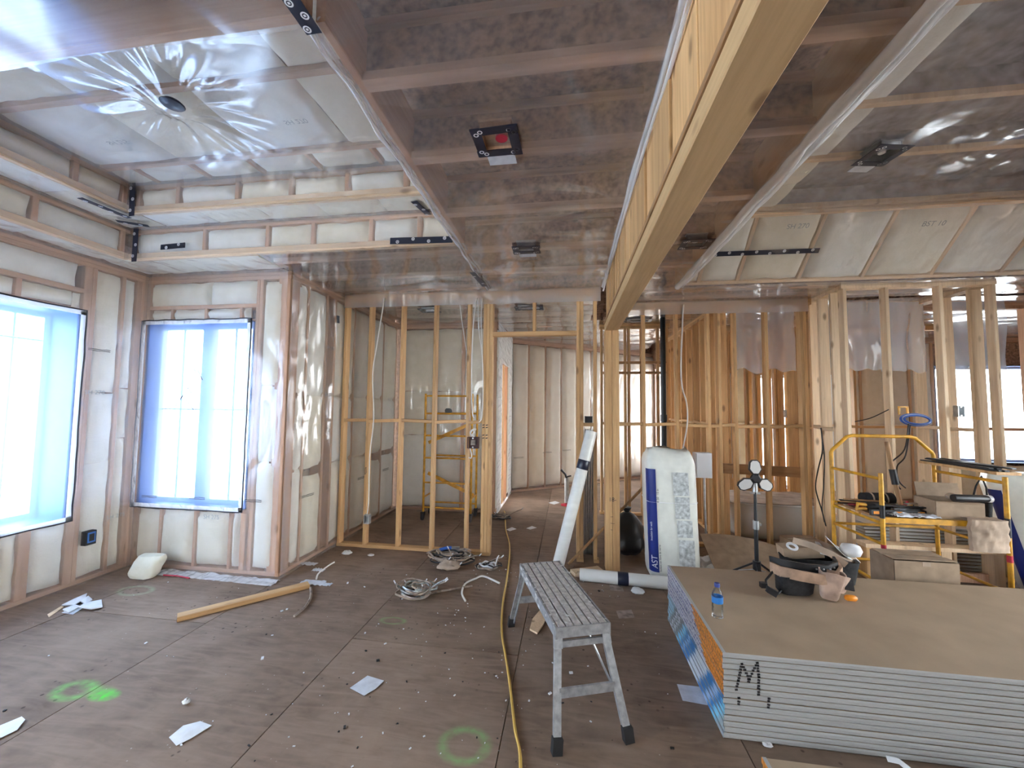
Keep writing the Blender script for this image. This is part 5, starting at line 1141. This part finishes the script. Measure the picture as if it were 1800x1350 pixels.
q = at(1684, 723, y=4.22); ebox('outlet_box', 'small steel outlet box on the third chase stud', (q.x, 4.21, q.z), .05, .10, .05, 'steel')
q = at(1385, 727, y=6.36); ebox('outlet_box', 'small bright outlet box on a rear stud past the bathtub', (q.x, 6.36, q.z), .10, .11, .06, 'white')
cable('extension_cord', 'yellow extension cord snaking across the floor toward the camera', [(-.93, 5.75, .012), (-.89, 5.6, .01)]+[V(*(at(a, b, z=.008))) for a, b in ((889, 930), (896, 960), (892, 1010), (884, 1060), (882, 1110), (890, 1160), (897, 1210), (905, 1280), (915, 1350))]+[(-.16, 1.2, .008)], .0075, 'cordy', 'cord')
# coiled cable offcuts on the floor
def coil(name, label, c, r0, turns, mats, seed, squash=.8, tails=6):
    t = thing(name, label, 'cable heap', (c[0], c[1], 0)); rnd = random.Random(seed)
    for k in range(turns):
        mb = MB(); a0 = rnd.uniform(0, 6.28); rr = r0*rnd.uniform(.55, 1.05); cx, cy = rnd.uniform(-.05, .05), rnd.uniform(-.04, .04); span = rnd.uniform(4., 6.6)
        mb.tube([V(cx+math.cos(a0+span*i/22)*rr*(1+.12*math.sin(i*.7+k)), cy+math.sin(a0+span*i/22)*rr*squash, .012+.010*k*.5+.012*math.sin(i*.5+k)**2) for i in range(23)], rnd.uniform(.006, .009), 6); mb.build('cable_loop', M_[mats[k % len(mats)]], t, smooth=60)
    for k in range(tails):
        a = rnd.uniform(0, 6.28); p = V(math.cos(a)*r0*.7, math.sin(a)*r0*.6, .03); mb = MB(); d = V(rnd.uniform(-.12, .2), rnd.uniform(-.1, .1), 0); hz = rnd.uniform(.02, .12)
        mb.tube(spline([p, p+d*.5+V(0, 0, hz*.6), p+d+V(0, 0, hz)]), .006, 6); tl = mb.build('cable_tail', M_[mats[(k+1) % len(mats)]], t, smooth=60)
        m2 = MB(); e = p+d+V(0, 0, hz); m2.tube([e-d.normalized()*.005-V(0, 0, .005), e+d.normalized()*.02+V(0, 0, .02)], .005, 6); m2.build('bare_end', M_['white'], tl)
    return t
coil('cable_offcuts', 'coil of armoured cable offcuts in the middle of the floor', (-1.22, 3.13), .13, 12, ['armour', 'papertan', 'armour', 'wireg'], 3, .7, 7)
coil('cable_heap', 'tangled brown cable heap with a blue tool at the partition foot', (-1.15, 3.84), .20, 16, ['wireg', 'papertan', 'wireg', 'black'], 5, .6, 6)
coil('cable_heap', 'small cable tangle with a white clamp by the door studs', (-.74, 3.74), .09, 6, ['wireg', 'white', 'black'], 8, .7, 3)
coil('cable_heap', 'dark cable tangle at the foot of the hallway opening', (-.92, 5.42), .12, 6, ['black', 'wireg'], 11, .6, 2)
cable('cable_offcut', 'pale curled cable offcut right of the armoured coil', [V(*at(a, b, z=.012)) for a, b in ((818, 1056), (812, 1042), (818, 1026), (836, 1017), (850, 1013), (878, 1025))], .008, 'wirew')
cable('cable_offcut', 'long brown cable offcut trailing from the armoured coil', [V(*at(a, b, z=.012)) for a, b in ((740, 1046), (770, 1040), (800, 1035), (830, 1030))], .009, 'wireg')
cable('cable_offcut', 'dark curved cable offcut below the end of the loose stud', [V(*at(a, b, z=.012)) for a, b in ((517, 1083), (535, 1068), (546, 1050), (546, 1033))], .009, 'wireg')
cable('cable_offcut', 'thin pale strip standing off the floor by the wall corner', [V(*at(556, 1018, z=.012)), V(*at(560, 1008, z=.03)), V(*at(575, 996, z=.06)), V(*at(588, 988, z=.08))], .007, 'wirew')
t = thing('blue_tool', 'blue and silver crimping tool lying on the brown cable heap', 'tool', (-1.20, 3.93, .085), .3); mb = MB(); mb.tube([(-.09, 0, 0), (-.02, .01, .012), (.03, .01, .012)], .018, 8); mb.build('grip', M_['cable_blue'], t, smooth=50); mb = MB(); mb.bar((.03, .01, .012), (.11, .0, .01), .03, .02); mb.build('jaws', M_['steel'], t)

# ---- loose timber, papers, scraps on the floor
tag(lumber('loose_stud', (-2.735, 2.50, .0175), (-2.165, 3.12, .0175), .08, .034, None, M_['wood'], Z), 'short yellow stud offcut lying alone on the floor at left', 'timber')
def flat(name, label, pts, mat, cat='scrap', lift=.004, th=.002, wob=.006, seed=0, group=None):
    """thin curled scrap from a floor outline given in photo pixels"""
    c = [at(a, b, z=0) for a, b in pts]; m = sum(c, Vector())/len(c); t = MB(); n = len(c)
    top = [p-m+V(0, 0, lift+wob*abs(noise.noise(p*9+V(seed, 0, 0)))*2) for p in c]; mid = V(0, 0, lift+wob)
    t.add(top+[mid]+[p-V(0, 0, th) for p in top]+[mid-V(0, 0, th)], [(i, (i+1) % n, n) for i in range(n)]+[(n+1+(i+1) % n, n+1+i, 2*n+1) for i in range(n)]+[(i, n+1+i, n+1+(i+1) % n, (i+1) % n) for i in range(n)])
    return tag(t.build(name, M_[mat], None, m, None), label, cat, group)
flat('paper_sheet', 'white paper scrap at the left bottom edge of the floor', [(-20, 1285), (38, 1262), (44, 1268), (30, 1285), (-5, 1302), (-30, 1300)], 'paper', 'paper')
flat('paper_sheet', 'white torn paper lying on the left foreground floor', [(297, 1298), (322, 1277), (352, 1269), (372, 1277), (335, 1300), (310, 1312)], 'paper', 'paper')
flat('paper_sheet', 'grey square film scrap in the middle of the foreground floor', [(615, 1211), (646, 1189), (675, 1198), (660, 1212), (640, 1224)], 'scrap', 'paper')
flat('paper_sheet', 'faint film scrap between the work platform and the drywall stack', [(1083, 1074), (1110, 1072), (1116, 1086), (1088, 1088)], 'wireg', 'paper', .0015, .001, .001)
flat('paper_sheet', 'grey film scrap tucked under the left side of the drywall stack', [(1190, 1203), (1232, 1208), (1244, 1240), (1200, 1232)], 'scrap', 'paper', .0015, .001, .001)
flat('paper_sheet', 'pale film scrap in front of the film roll by the post', [(1071, 1028), (1092, 1028), (1097, 1040), (1073, 1038)], 'wireg', 'paper', .0015, .001, .001)
for i, p in enumerate(([(108, 1066), (130, 1055), (153, 1047), (150, 1056), (130, 1066)], [(110, 1075), (132, 1066), (140, 1070), (120, 1080)], [(138, 1074), (150, 1062), (178, 1060), (180, 1070), (160, 1075)], [(140, 1060), (155, 1053), (162, 1058), (150, 1066)])):
    flat('insulation_scrap', ('long white insulation scrap at the back of the small pile by the left wall', 'white insulation scrap at the left of the small pile by the left wall', 'white insulation scrap at the right of the small pile by the left wall', 'middle white insulation scrap of the small pile by the left wall')[i], p, 'paper', 'scrap', .012, .008, .02, i, 'insulation scraps by the left wall')
flat('wood_chip', 'thin tan wood offcut beside the white scraps by the left wall', [(83, 1082), (108, 1066), (112, 1068), (86, 1086)], 'wood_pale', 'wood scrap')
flat('paper_sheet', 'translucent film square under the white scraps by the left wall', [(108, 1078), (135, 1064), (148, 1068), (128, 1081)], 'scrap', 'paper', .003, .001, .002)
t = thing('insulation_chunk', 'pale block of torn insulation leaning in the window corner', 'insulation', (-3.70, 3.04, 0), .1)
mb = MB(); 
def chunk(u, v): 
    a = u*2*math.pi; k = math.sin(min(1, v*4, (1-v)*4)*H90); q = V(math.copysign(abs(math.cos(a))**.5, math.cos(a))*.115*(.9+.1*k), math.copysign(abs(math.sin(a))**.5, math.sin(a))*.06*(.7+.3*k), .18*v+.003); return q+V(.05*v, .03*v, 0)+V(noise.noise(q*16), noise.noise(q*16+V(5, 0, 0)), abs(noise.noise(q*16+V(0, 5, 0))))*.012
mb.grid(chunk, 26, 12); n = len(mb.v); mb.add([chunk(i/26, 1) for i in range(26)], [tuple(range(26))]); mb.build('batt_block', M_['batt'], t, smooth=60)
t = thing('film_strip', 'crumpled clear film strip along the foot of the window wall', 'plastic sheet', (-3.05, 3.13, 0)); mb = MB(); mb.grid(lambda u, v: V(-.62+1.2*u, -.035+.11*v-.03*u, .006+.035*abs(noise.noise(V(u*6, v*2, 4)))*v+.01*abs(noise.noise(V(u*17, v*4, 2)))), 60, 8); mb.build('film', M_['poly_rim'], t, smooth=80)
mb = MB(); mb.tube([(-.5, -.035, .01), (-.36, -.04, .016), (-.22, -.05, .01)], .006, 6); mb.build('red_cord', M_['red'], t)
for i, (px, py, s_) in enumerate(((543, 992, .07), (560, 1003, .05), (550, 1025, .09), (572, 1028, .05))):
    q = at(px, py, z=0); mb = MB(); mb.grid(lambda u, v: V((u-.5)*s_*2.2, (v-.5)*s_, .005+.02*abs(noise.noise(V(u*4, v*4, i)))), 8, 5, thick=(0, 0, .002)); tag(mb.build('film_scrap', M_['scrap'], None, q, 60), ('grey film scrap nearest the alcove corner on the floor', 'curled film scrap touching the foot of the corner wall', 'pale film scrap at the end of the loose stud', 'small film scrap right of the loose stud end')[i], 'scrap', 'film scraps at the wall corner')
def wad(label, px, py, r, mat, seed, flatn=.6):
    q = at(px, py, z=0); mb = MB(); rnd = V(seed*3.1, seed, 0); n = 14
    def fn(u, v):
        a = u*2*math.pi; b = v*math.pi; d = V(math.cos(a)*math.sin(b), math.sin(a)*math.sin(b), -math.cos(b)); k = r*(.75+.5*abs(noise.noise(d*2.2+rnd))); return V(d.x*k*1.3, d.y*k, max(0.001, (d.z+1)*r*flatn*(.7+.4*noise.noise(d*3+rnd))))
    mb.grid(fn, 16, 10); return tag(mb.build('crumpled_scrap', M_[mat], None, q, 60), label, 'scrap')
wad('white crumpled plastic wad in front of the film roll by the post', 1121, 1043, .05, 'paper', 1)
flat('wood_shim', 'pale torn wooden shim lying under the work platform', [(931, 1110), (936, 1092), (950, 1075), (963, 1078), (956, 1100), (944, 1116)], 'wood_pale', 'wood scrap', .014, .012, .006)
wad('tiny white foam lump in the left foreground', 327, 1237, .017, 'paper', 3, .9)
wad('flat white crumb at the front foot of the tall drywall stack', 1349, 1311, .02, 'paper', 4, .5)
wad('white foam scrap at the near end of the partition plate', 610, 974, .045, 'paper', 5, .5)
wad('white foam scrap in the middle of the partition plate foot', 652, 977, .03, 'paper', 6, .4)
wad('tan crushed paper lying beneath the tangled cable heap', 790, 1000, .10, 'papertan', 7, .5)
t = thing('white_strip', 'white plastic strip curling over the front edge of the low drywall pile', 'scrap', (1.36, 1.875, .08), 0); mb = MB(); band(mb, [(.06, -.1, .004), (.03, -.04, .006), (0, 0, .012), (-.02, .03, .02), (-.05, .05, .01)], .022, .003, Z); mb.build('strip', M_['paper'], t, smooth=60)
mb = MB(); rnd = random.Random(4)
for k in range(300):
    if k % 3: x_, y_ = rnd.gauss(-.45, .55), rnd.uniform(1.4, 4.0)
    else: x_, y_ = rnd.uniform(-3.8, .6), rnd.uniform(1.4, 3.9)
    if x_ < -3.9 or x_ > .66: continue
    s_ = rnd.uniform(.002, .007) if k % 9 else rnd.uniform(.007, .014); a = rnd.uniform(0, 3.1)
    mb.box((x_, y_, s_*.25), (s_*rnd.uniform(1, 2.2), s_, s_*.5), Matrix.Rotation(a, 3, 'Z'), 0 if k % 4 else 1)
tag(mb.build('floor_crumbs', [M_['paper'], M_['rubber']]), 'scattered white foam crumbs and dark chips over the plywood floor', 'debris', None, 'stuff')
for i, (px, py) in enumerate(((745, 975), (860, 960), (905, 932), (930, 928), (885, 930))):
    pass
flat('paper_sheet', 'square paper scrap nearer the camera on the hallway floor', [(890, 931), (900, 927), (908, 930), (896, 934)], 'paper', 'paper', .002, .001, .001)
flat('paper_sheet', 'paler square paper scrap farther right on the hallway floor', [(925, 929), (935, 925), (944, 928), (932, 931)], 'paper', 'paper', .002, .001, .001)
flat('paper_sheet', 'light paper scrap in the sunlit part of the hallway floor', [(964, 884), (976, 881), (984, 884), (974, 887)], 'paper', 'paper', .002, .001, .001)

# ---- navy sheathing tape and taped light boxes
def tape(label, p0, p1, w, nrm, marks=3, name='sheathing_tape'):
    p0, p1, nrm = Vector(p0), Vector(p1), Vector(nrm).normalized(); c = (p0+p1)/2; d = (p1-p0); L = d.length; d = d/L; sd = nrm.cross(d)
    t = thing(name, label, 'tape', c); n = 10; mb = MB()
    mb.grid(lambda u, v: d*(u-.5)*L+sd*(v-.5)*w+nrm*(.003+.003*abs(noise.noise(c*3+V(u*6, v*2, 0)))), n, 3, thick=nrm*.0015); mb.build('strip', M_['tape'], t, smooth=60)
    for k in range(marks):
        a = (k+.5)/marks-.5; q = d*a*L+sd*w*(.2 if k % 2 else -.2)+nrm*.0075; m2 = MB(); r_ = min(.013, w*.3); m = 14
        ring = [q+d*math.cos(2*math.pi*i/m)*r_+sd*math.sin(2*math.pi*i/m)*r_ for i in range(m)]; inn = [q+d*math.cos(2*math.pi*i/m)*r_*.62+sd*math.sin(2*math.pi*i/m)*r_*.62 for i in range(m)]
        m2.add(ring+inn, [(i, (i+1) % m, m+(i+1) % m, m+i) for i in range(m)]); bar_ = q; m2.add([bar_+d*x*r_+sd*y*r_ for x, y in ((-.3, -.3), (.3, -.3), (.3, .3), (-.3, .3))], [(0, 1, 2, 3)])
        m2.build('printed_roundel', M_['white'], t)
    return t
zc = CZ-.02
a, b = at(505, -12, z=zc), at(553, 58, z=zc); tape('navy tape at the top on the near corner of the tray edge', a, b, .055, -Z, 3)
tape('vertical navy tape in the upper inside corner of the left tray', at(234, 322, y=2.51), at(232, 380, y=2.51), .05, -Y, 3)
tape('vertical navy tape in the lower inside corner of the left tray', at(240, 402, y=2.785), at(236, 460, y=2.785), .05, -Y, 3)
tape('navy tape running along the underside of the left tray step', at(140, 347, z=Z2-.025), at(228, 383, z=Z2-.025), .05, -Z, 4)
tape('short navy tape crossing at the left tray corner', at(205, 388, z=Z2-.025), at(262, 397, z=Z2-.025), .05, -Z, 2)
tape('short navy tape with a rounded end on the lower tray face', at(283, 435, y=2.78), at(326, 431, y=2.78), .045, -Y, 2)
tape('navy tape on the lower tray face nearest the low ceiling', at(686, 424, y=2.78), at(796, 421, y=2.78), .05, -Y, 4)
tape('slanted navy tape on the tray step beside the low ceiling edge', at(727, 353, z=Z2-.02), at(757, 380, z=Z2-.02), .05, -Z, 3)
tape('short navy tape on the low ceiling in front of the partition', at(830, 478, z=zc), at(852, 503, z=zc), .05, -Z, 2)
tape('long navy tape with white roundels along the right slope', at(1246, 447, y=3.80), at(1440, 440, y=3.80), .045, V(0, -.7, -.7), 8)
tape('small dark tape on the alcove side wall near the ceiling', at(594, 555, x=-2.49), at(594, 568, x=-2.49), .05, X, 0)
def lightbox(label, px, py, z, w, d, open_, red=False, rz=0, flap=None):
    c = at(px, py, z=z); t = thing('ceiling_light_box', label, 'light box', c, rz)
    e = .045
    for k, (cx, cy, a, b) in enumerate(((0, -d/2, w+e, e), (0, d/2, w+e, e), (-w/2, 0, e, d+e), (w/2, 0, e, d+e))):
        mb = MB(); mb.box((cx+R(-.006, .006), cy, -.006-.001*k), (a, b, .003), Matrix.Rotation(R(-.06, .06), 3, 'Z')); tp = mb.build('tape_collar', M_['tape'], t)
        for j in range(2):
            m2 = MB(); m2.lathe([(.012, 0), (.007, 0)], 12, Matrix.Translation((cx+(a*.3*(j*2-1) if a > b else 0), cy+(b*.3*(j*2-1) if b > a else 0), -.0105)), cap=False); m2.build('printed_roundel', M_['white'], tp)
    mb = MB(); mb.box((0, 0, .05), (w-.02, d-.02, .01)); 
    for cx, cy, a, b in ((-w/2+.02, 0, .004, d-.03), (w/2-.02, 0, .004, d-.03), (0, -d/2+.02, w-.03, .004), (0, d/2-.02, w-.03, .004)): mb.box((cx, cy, .022), (a, b, .05))
    mb.build('box_shell', M_['wood_red'] if red else M_['steel'], t)
    if red: mb = MB(); mb.lathe([(.028, 0), (.03, .02), (.02, .035)], 14, Matrix.Translation((.02, 0, .006))); mb.build('red_cap', M_['red'], t, smooth=40)
    else: mb = MB(); mb.lathe([(.02, 0), (.024, .02), (.016, .03)], 12, Matrix.Translation((0, 0, .01))); mb.build('connector', M_['wirew'], t, smooth=40)
    if flap: mb = MB(); mb.box((0, -d/2-.05 if flap > 0 else d/2+.055, -.002), (w*.8, .09, .003)); mb.build('clear_flap', M_['scrap'], t)
    return t
lightbox('taped light box with a red cap in the middle of the low ceiling', 874, 247, zc, .17, .15, True, True, 0, -1)
lightbox('taped light box farther along the low ceiling', 925, 438, zc, .17, .10, True, False, 0, -1)
lightbox('taped light box beside the beam on the right soffit', 1222, 428, zc, .17, .13, True)
lightbox('taped light box in the raised right ceiling', 1550, 272, Z3-.06, .17, .17, True, False, .15, -1)
lightbox('taped light box in the alcove ceiling behind the studs', 755, 545, zc, .2, .16, True)
lightbox('taped light box in the hallway ceiling above the door header', 930, 541, zc, .3, .14, True)
lightbox('taped light box in the rear ceiling beside the beam end', 1120, 563, zc, .34, .14, True)
lightbox('second taped light box in the rear ceiling behind the beam end', 1108, 576, zc, .24, .12, True)
t = thing('taped_fixture', 'dark taped fixture sagging from the film of the left tray ceiling', 'ceiling fixture', at(303, 185, z=Z3-.13)); mb = MB(); mb.lathe([(.012, -.008), (.03, -.004), (.05, .0), (.04, .02)], 16); mb.build('fixture_cup', M_['tape'], t, smooth=50)
mb = MB(); mb.lathe([(.05, .0), (.056, .006), (.05, .01)], 16); mb.build('tape_ring', M_['tape'], t, smooth=50)

# ------------------------------------------------------------------ survey units -> metres
for me in bpy.data.meshes: me.transform(Matrix.Scale(K, 4))
for o in SC.objects:
    if o.type in {'MESH', 'EMPTY'}: o.location = o.location*K
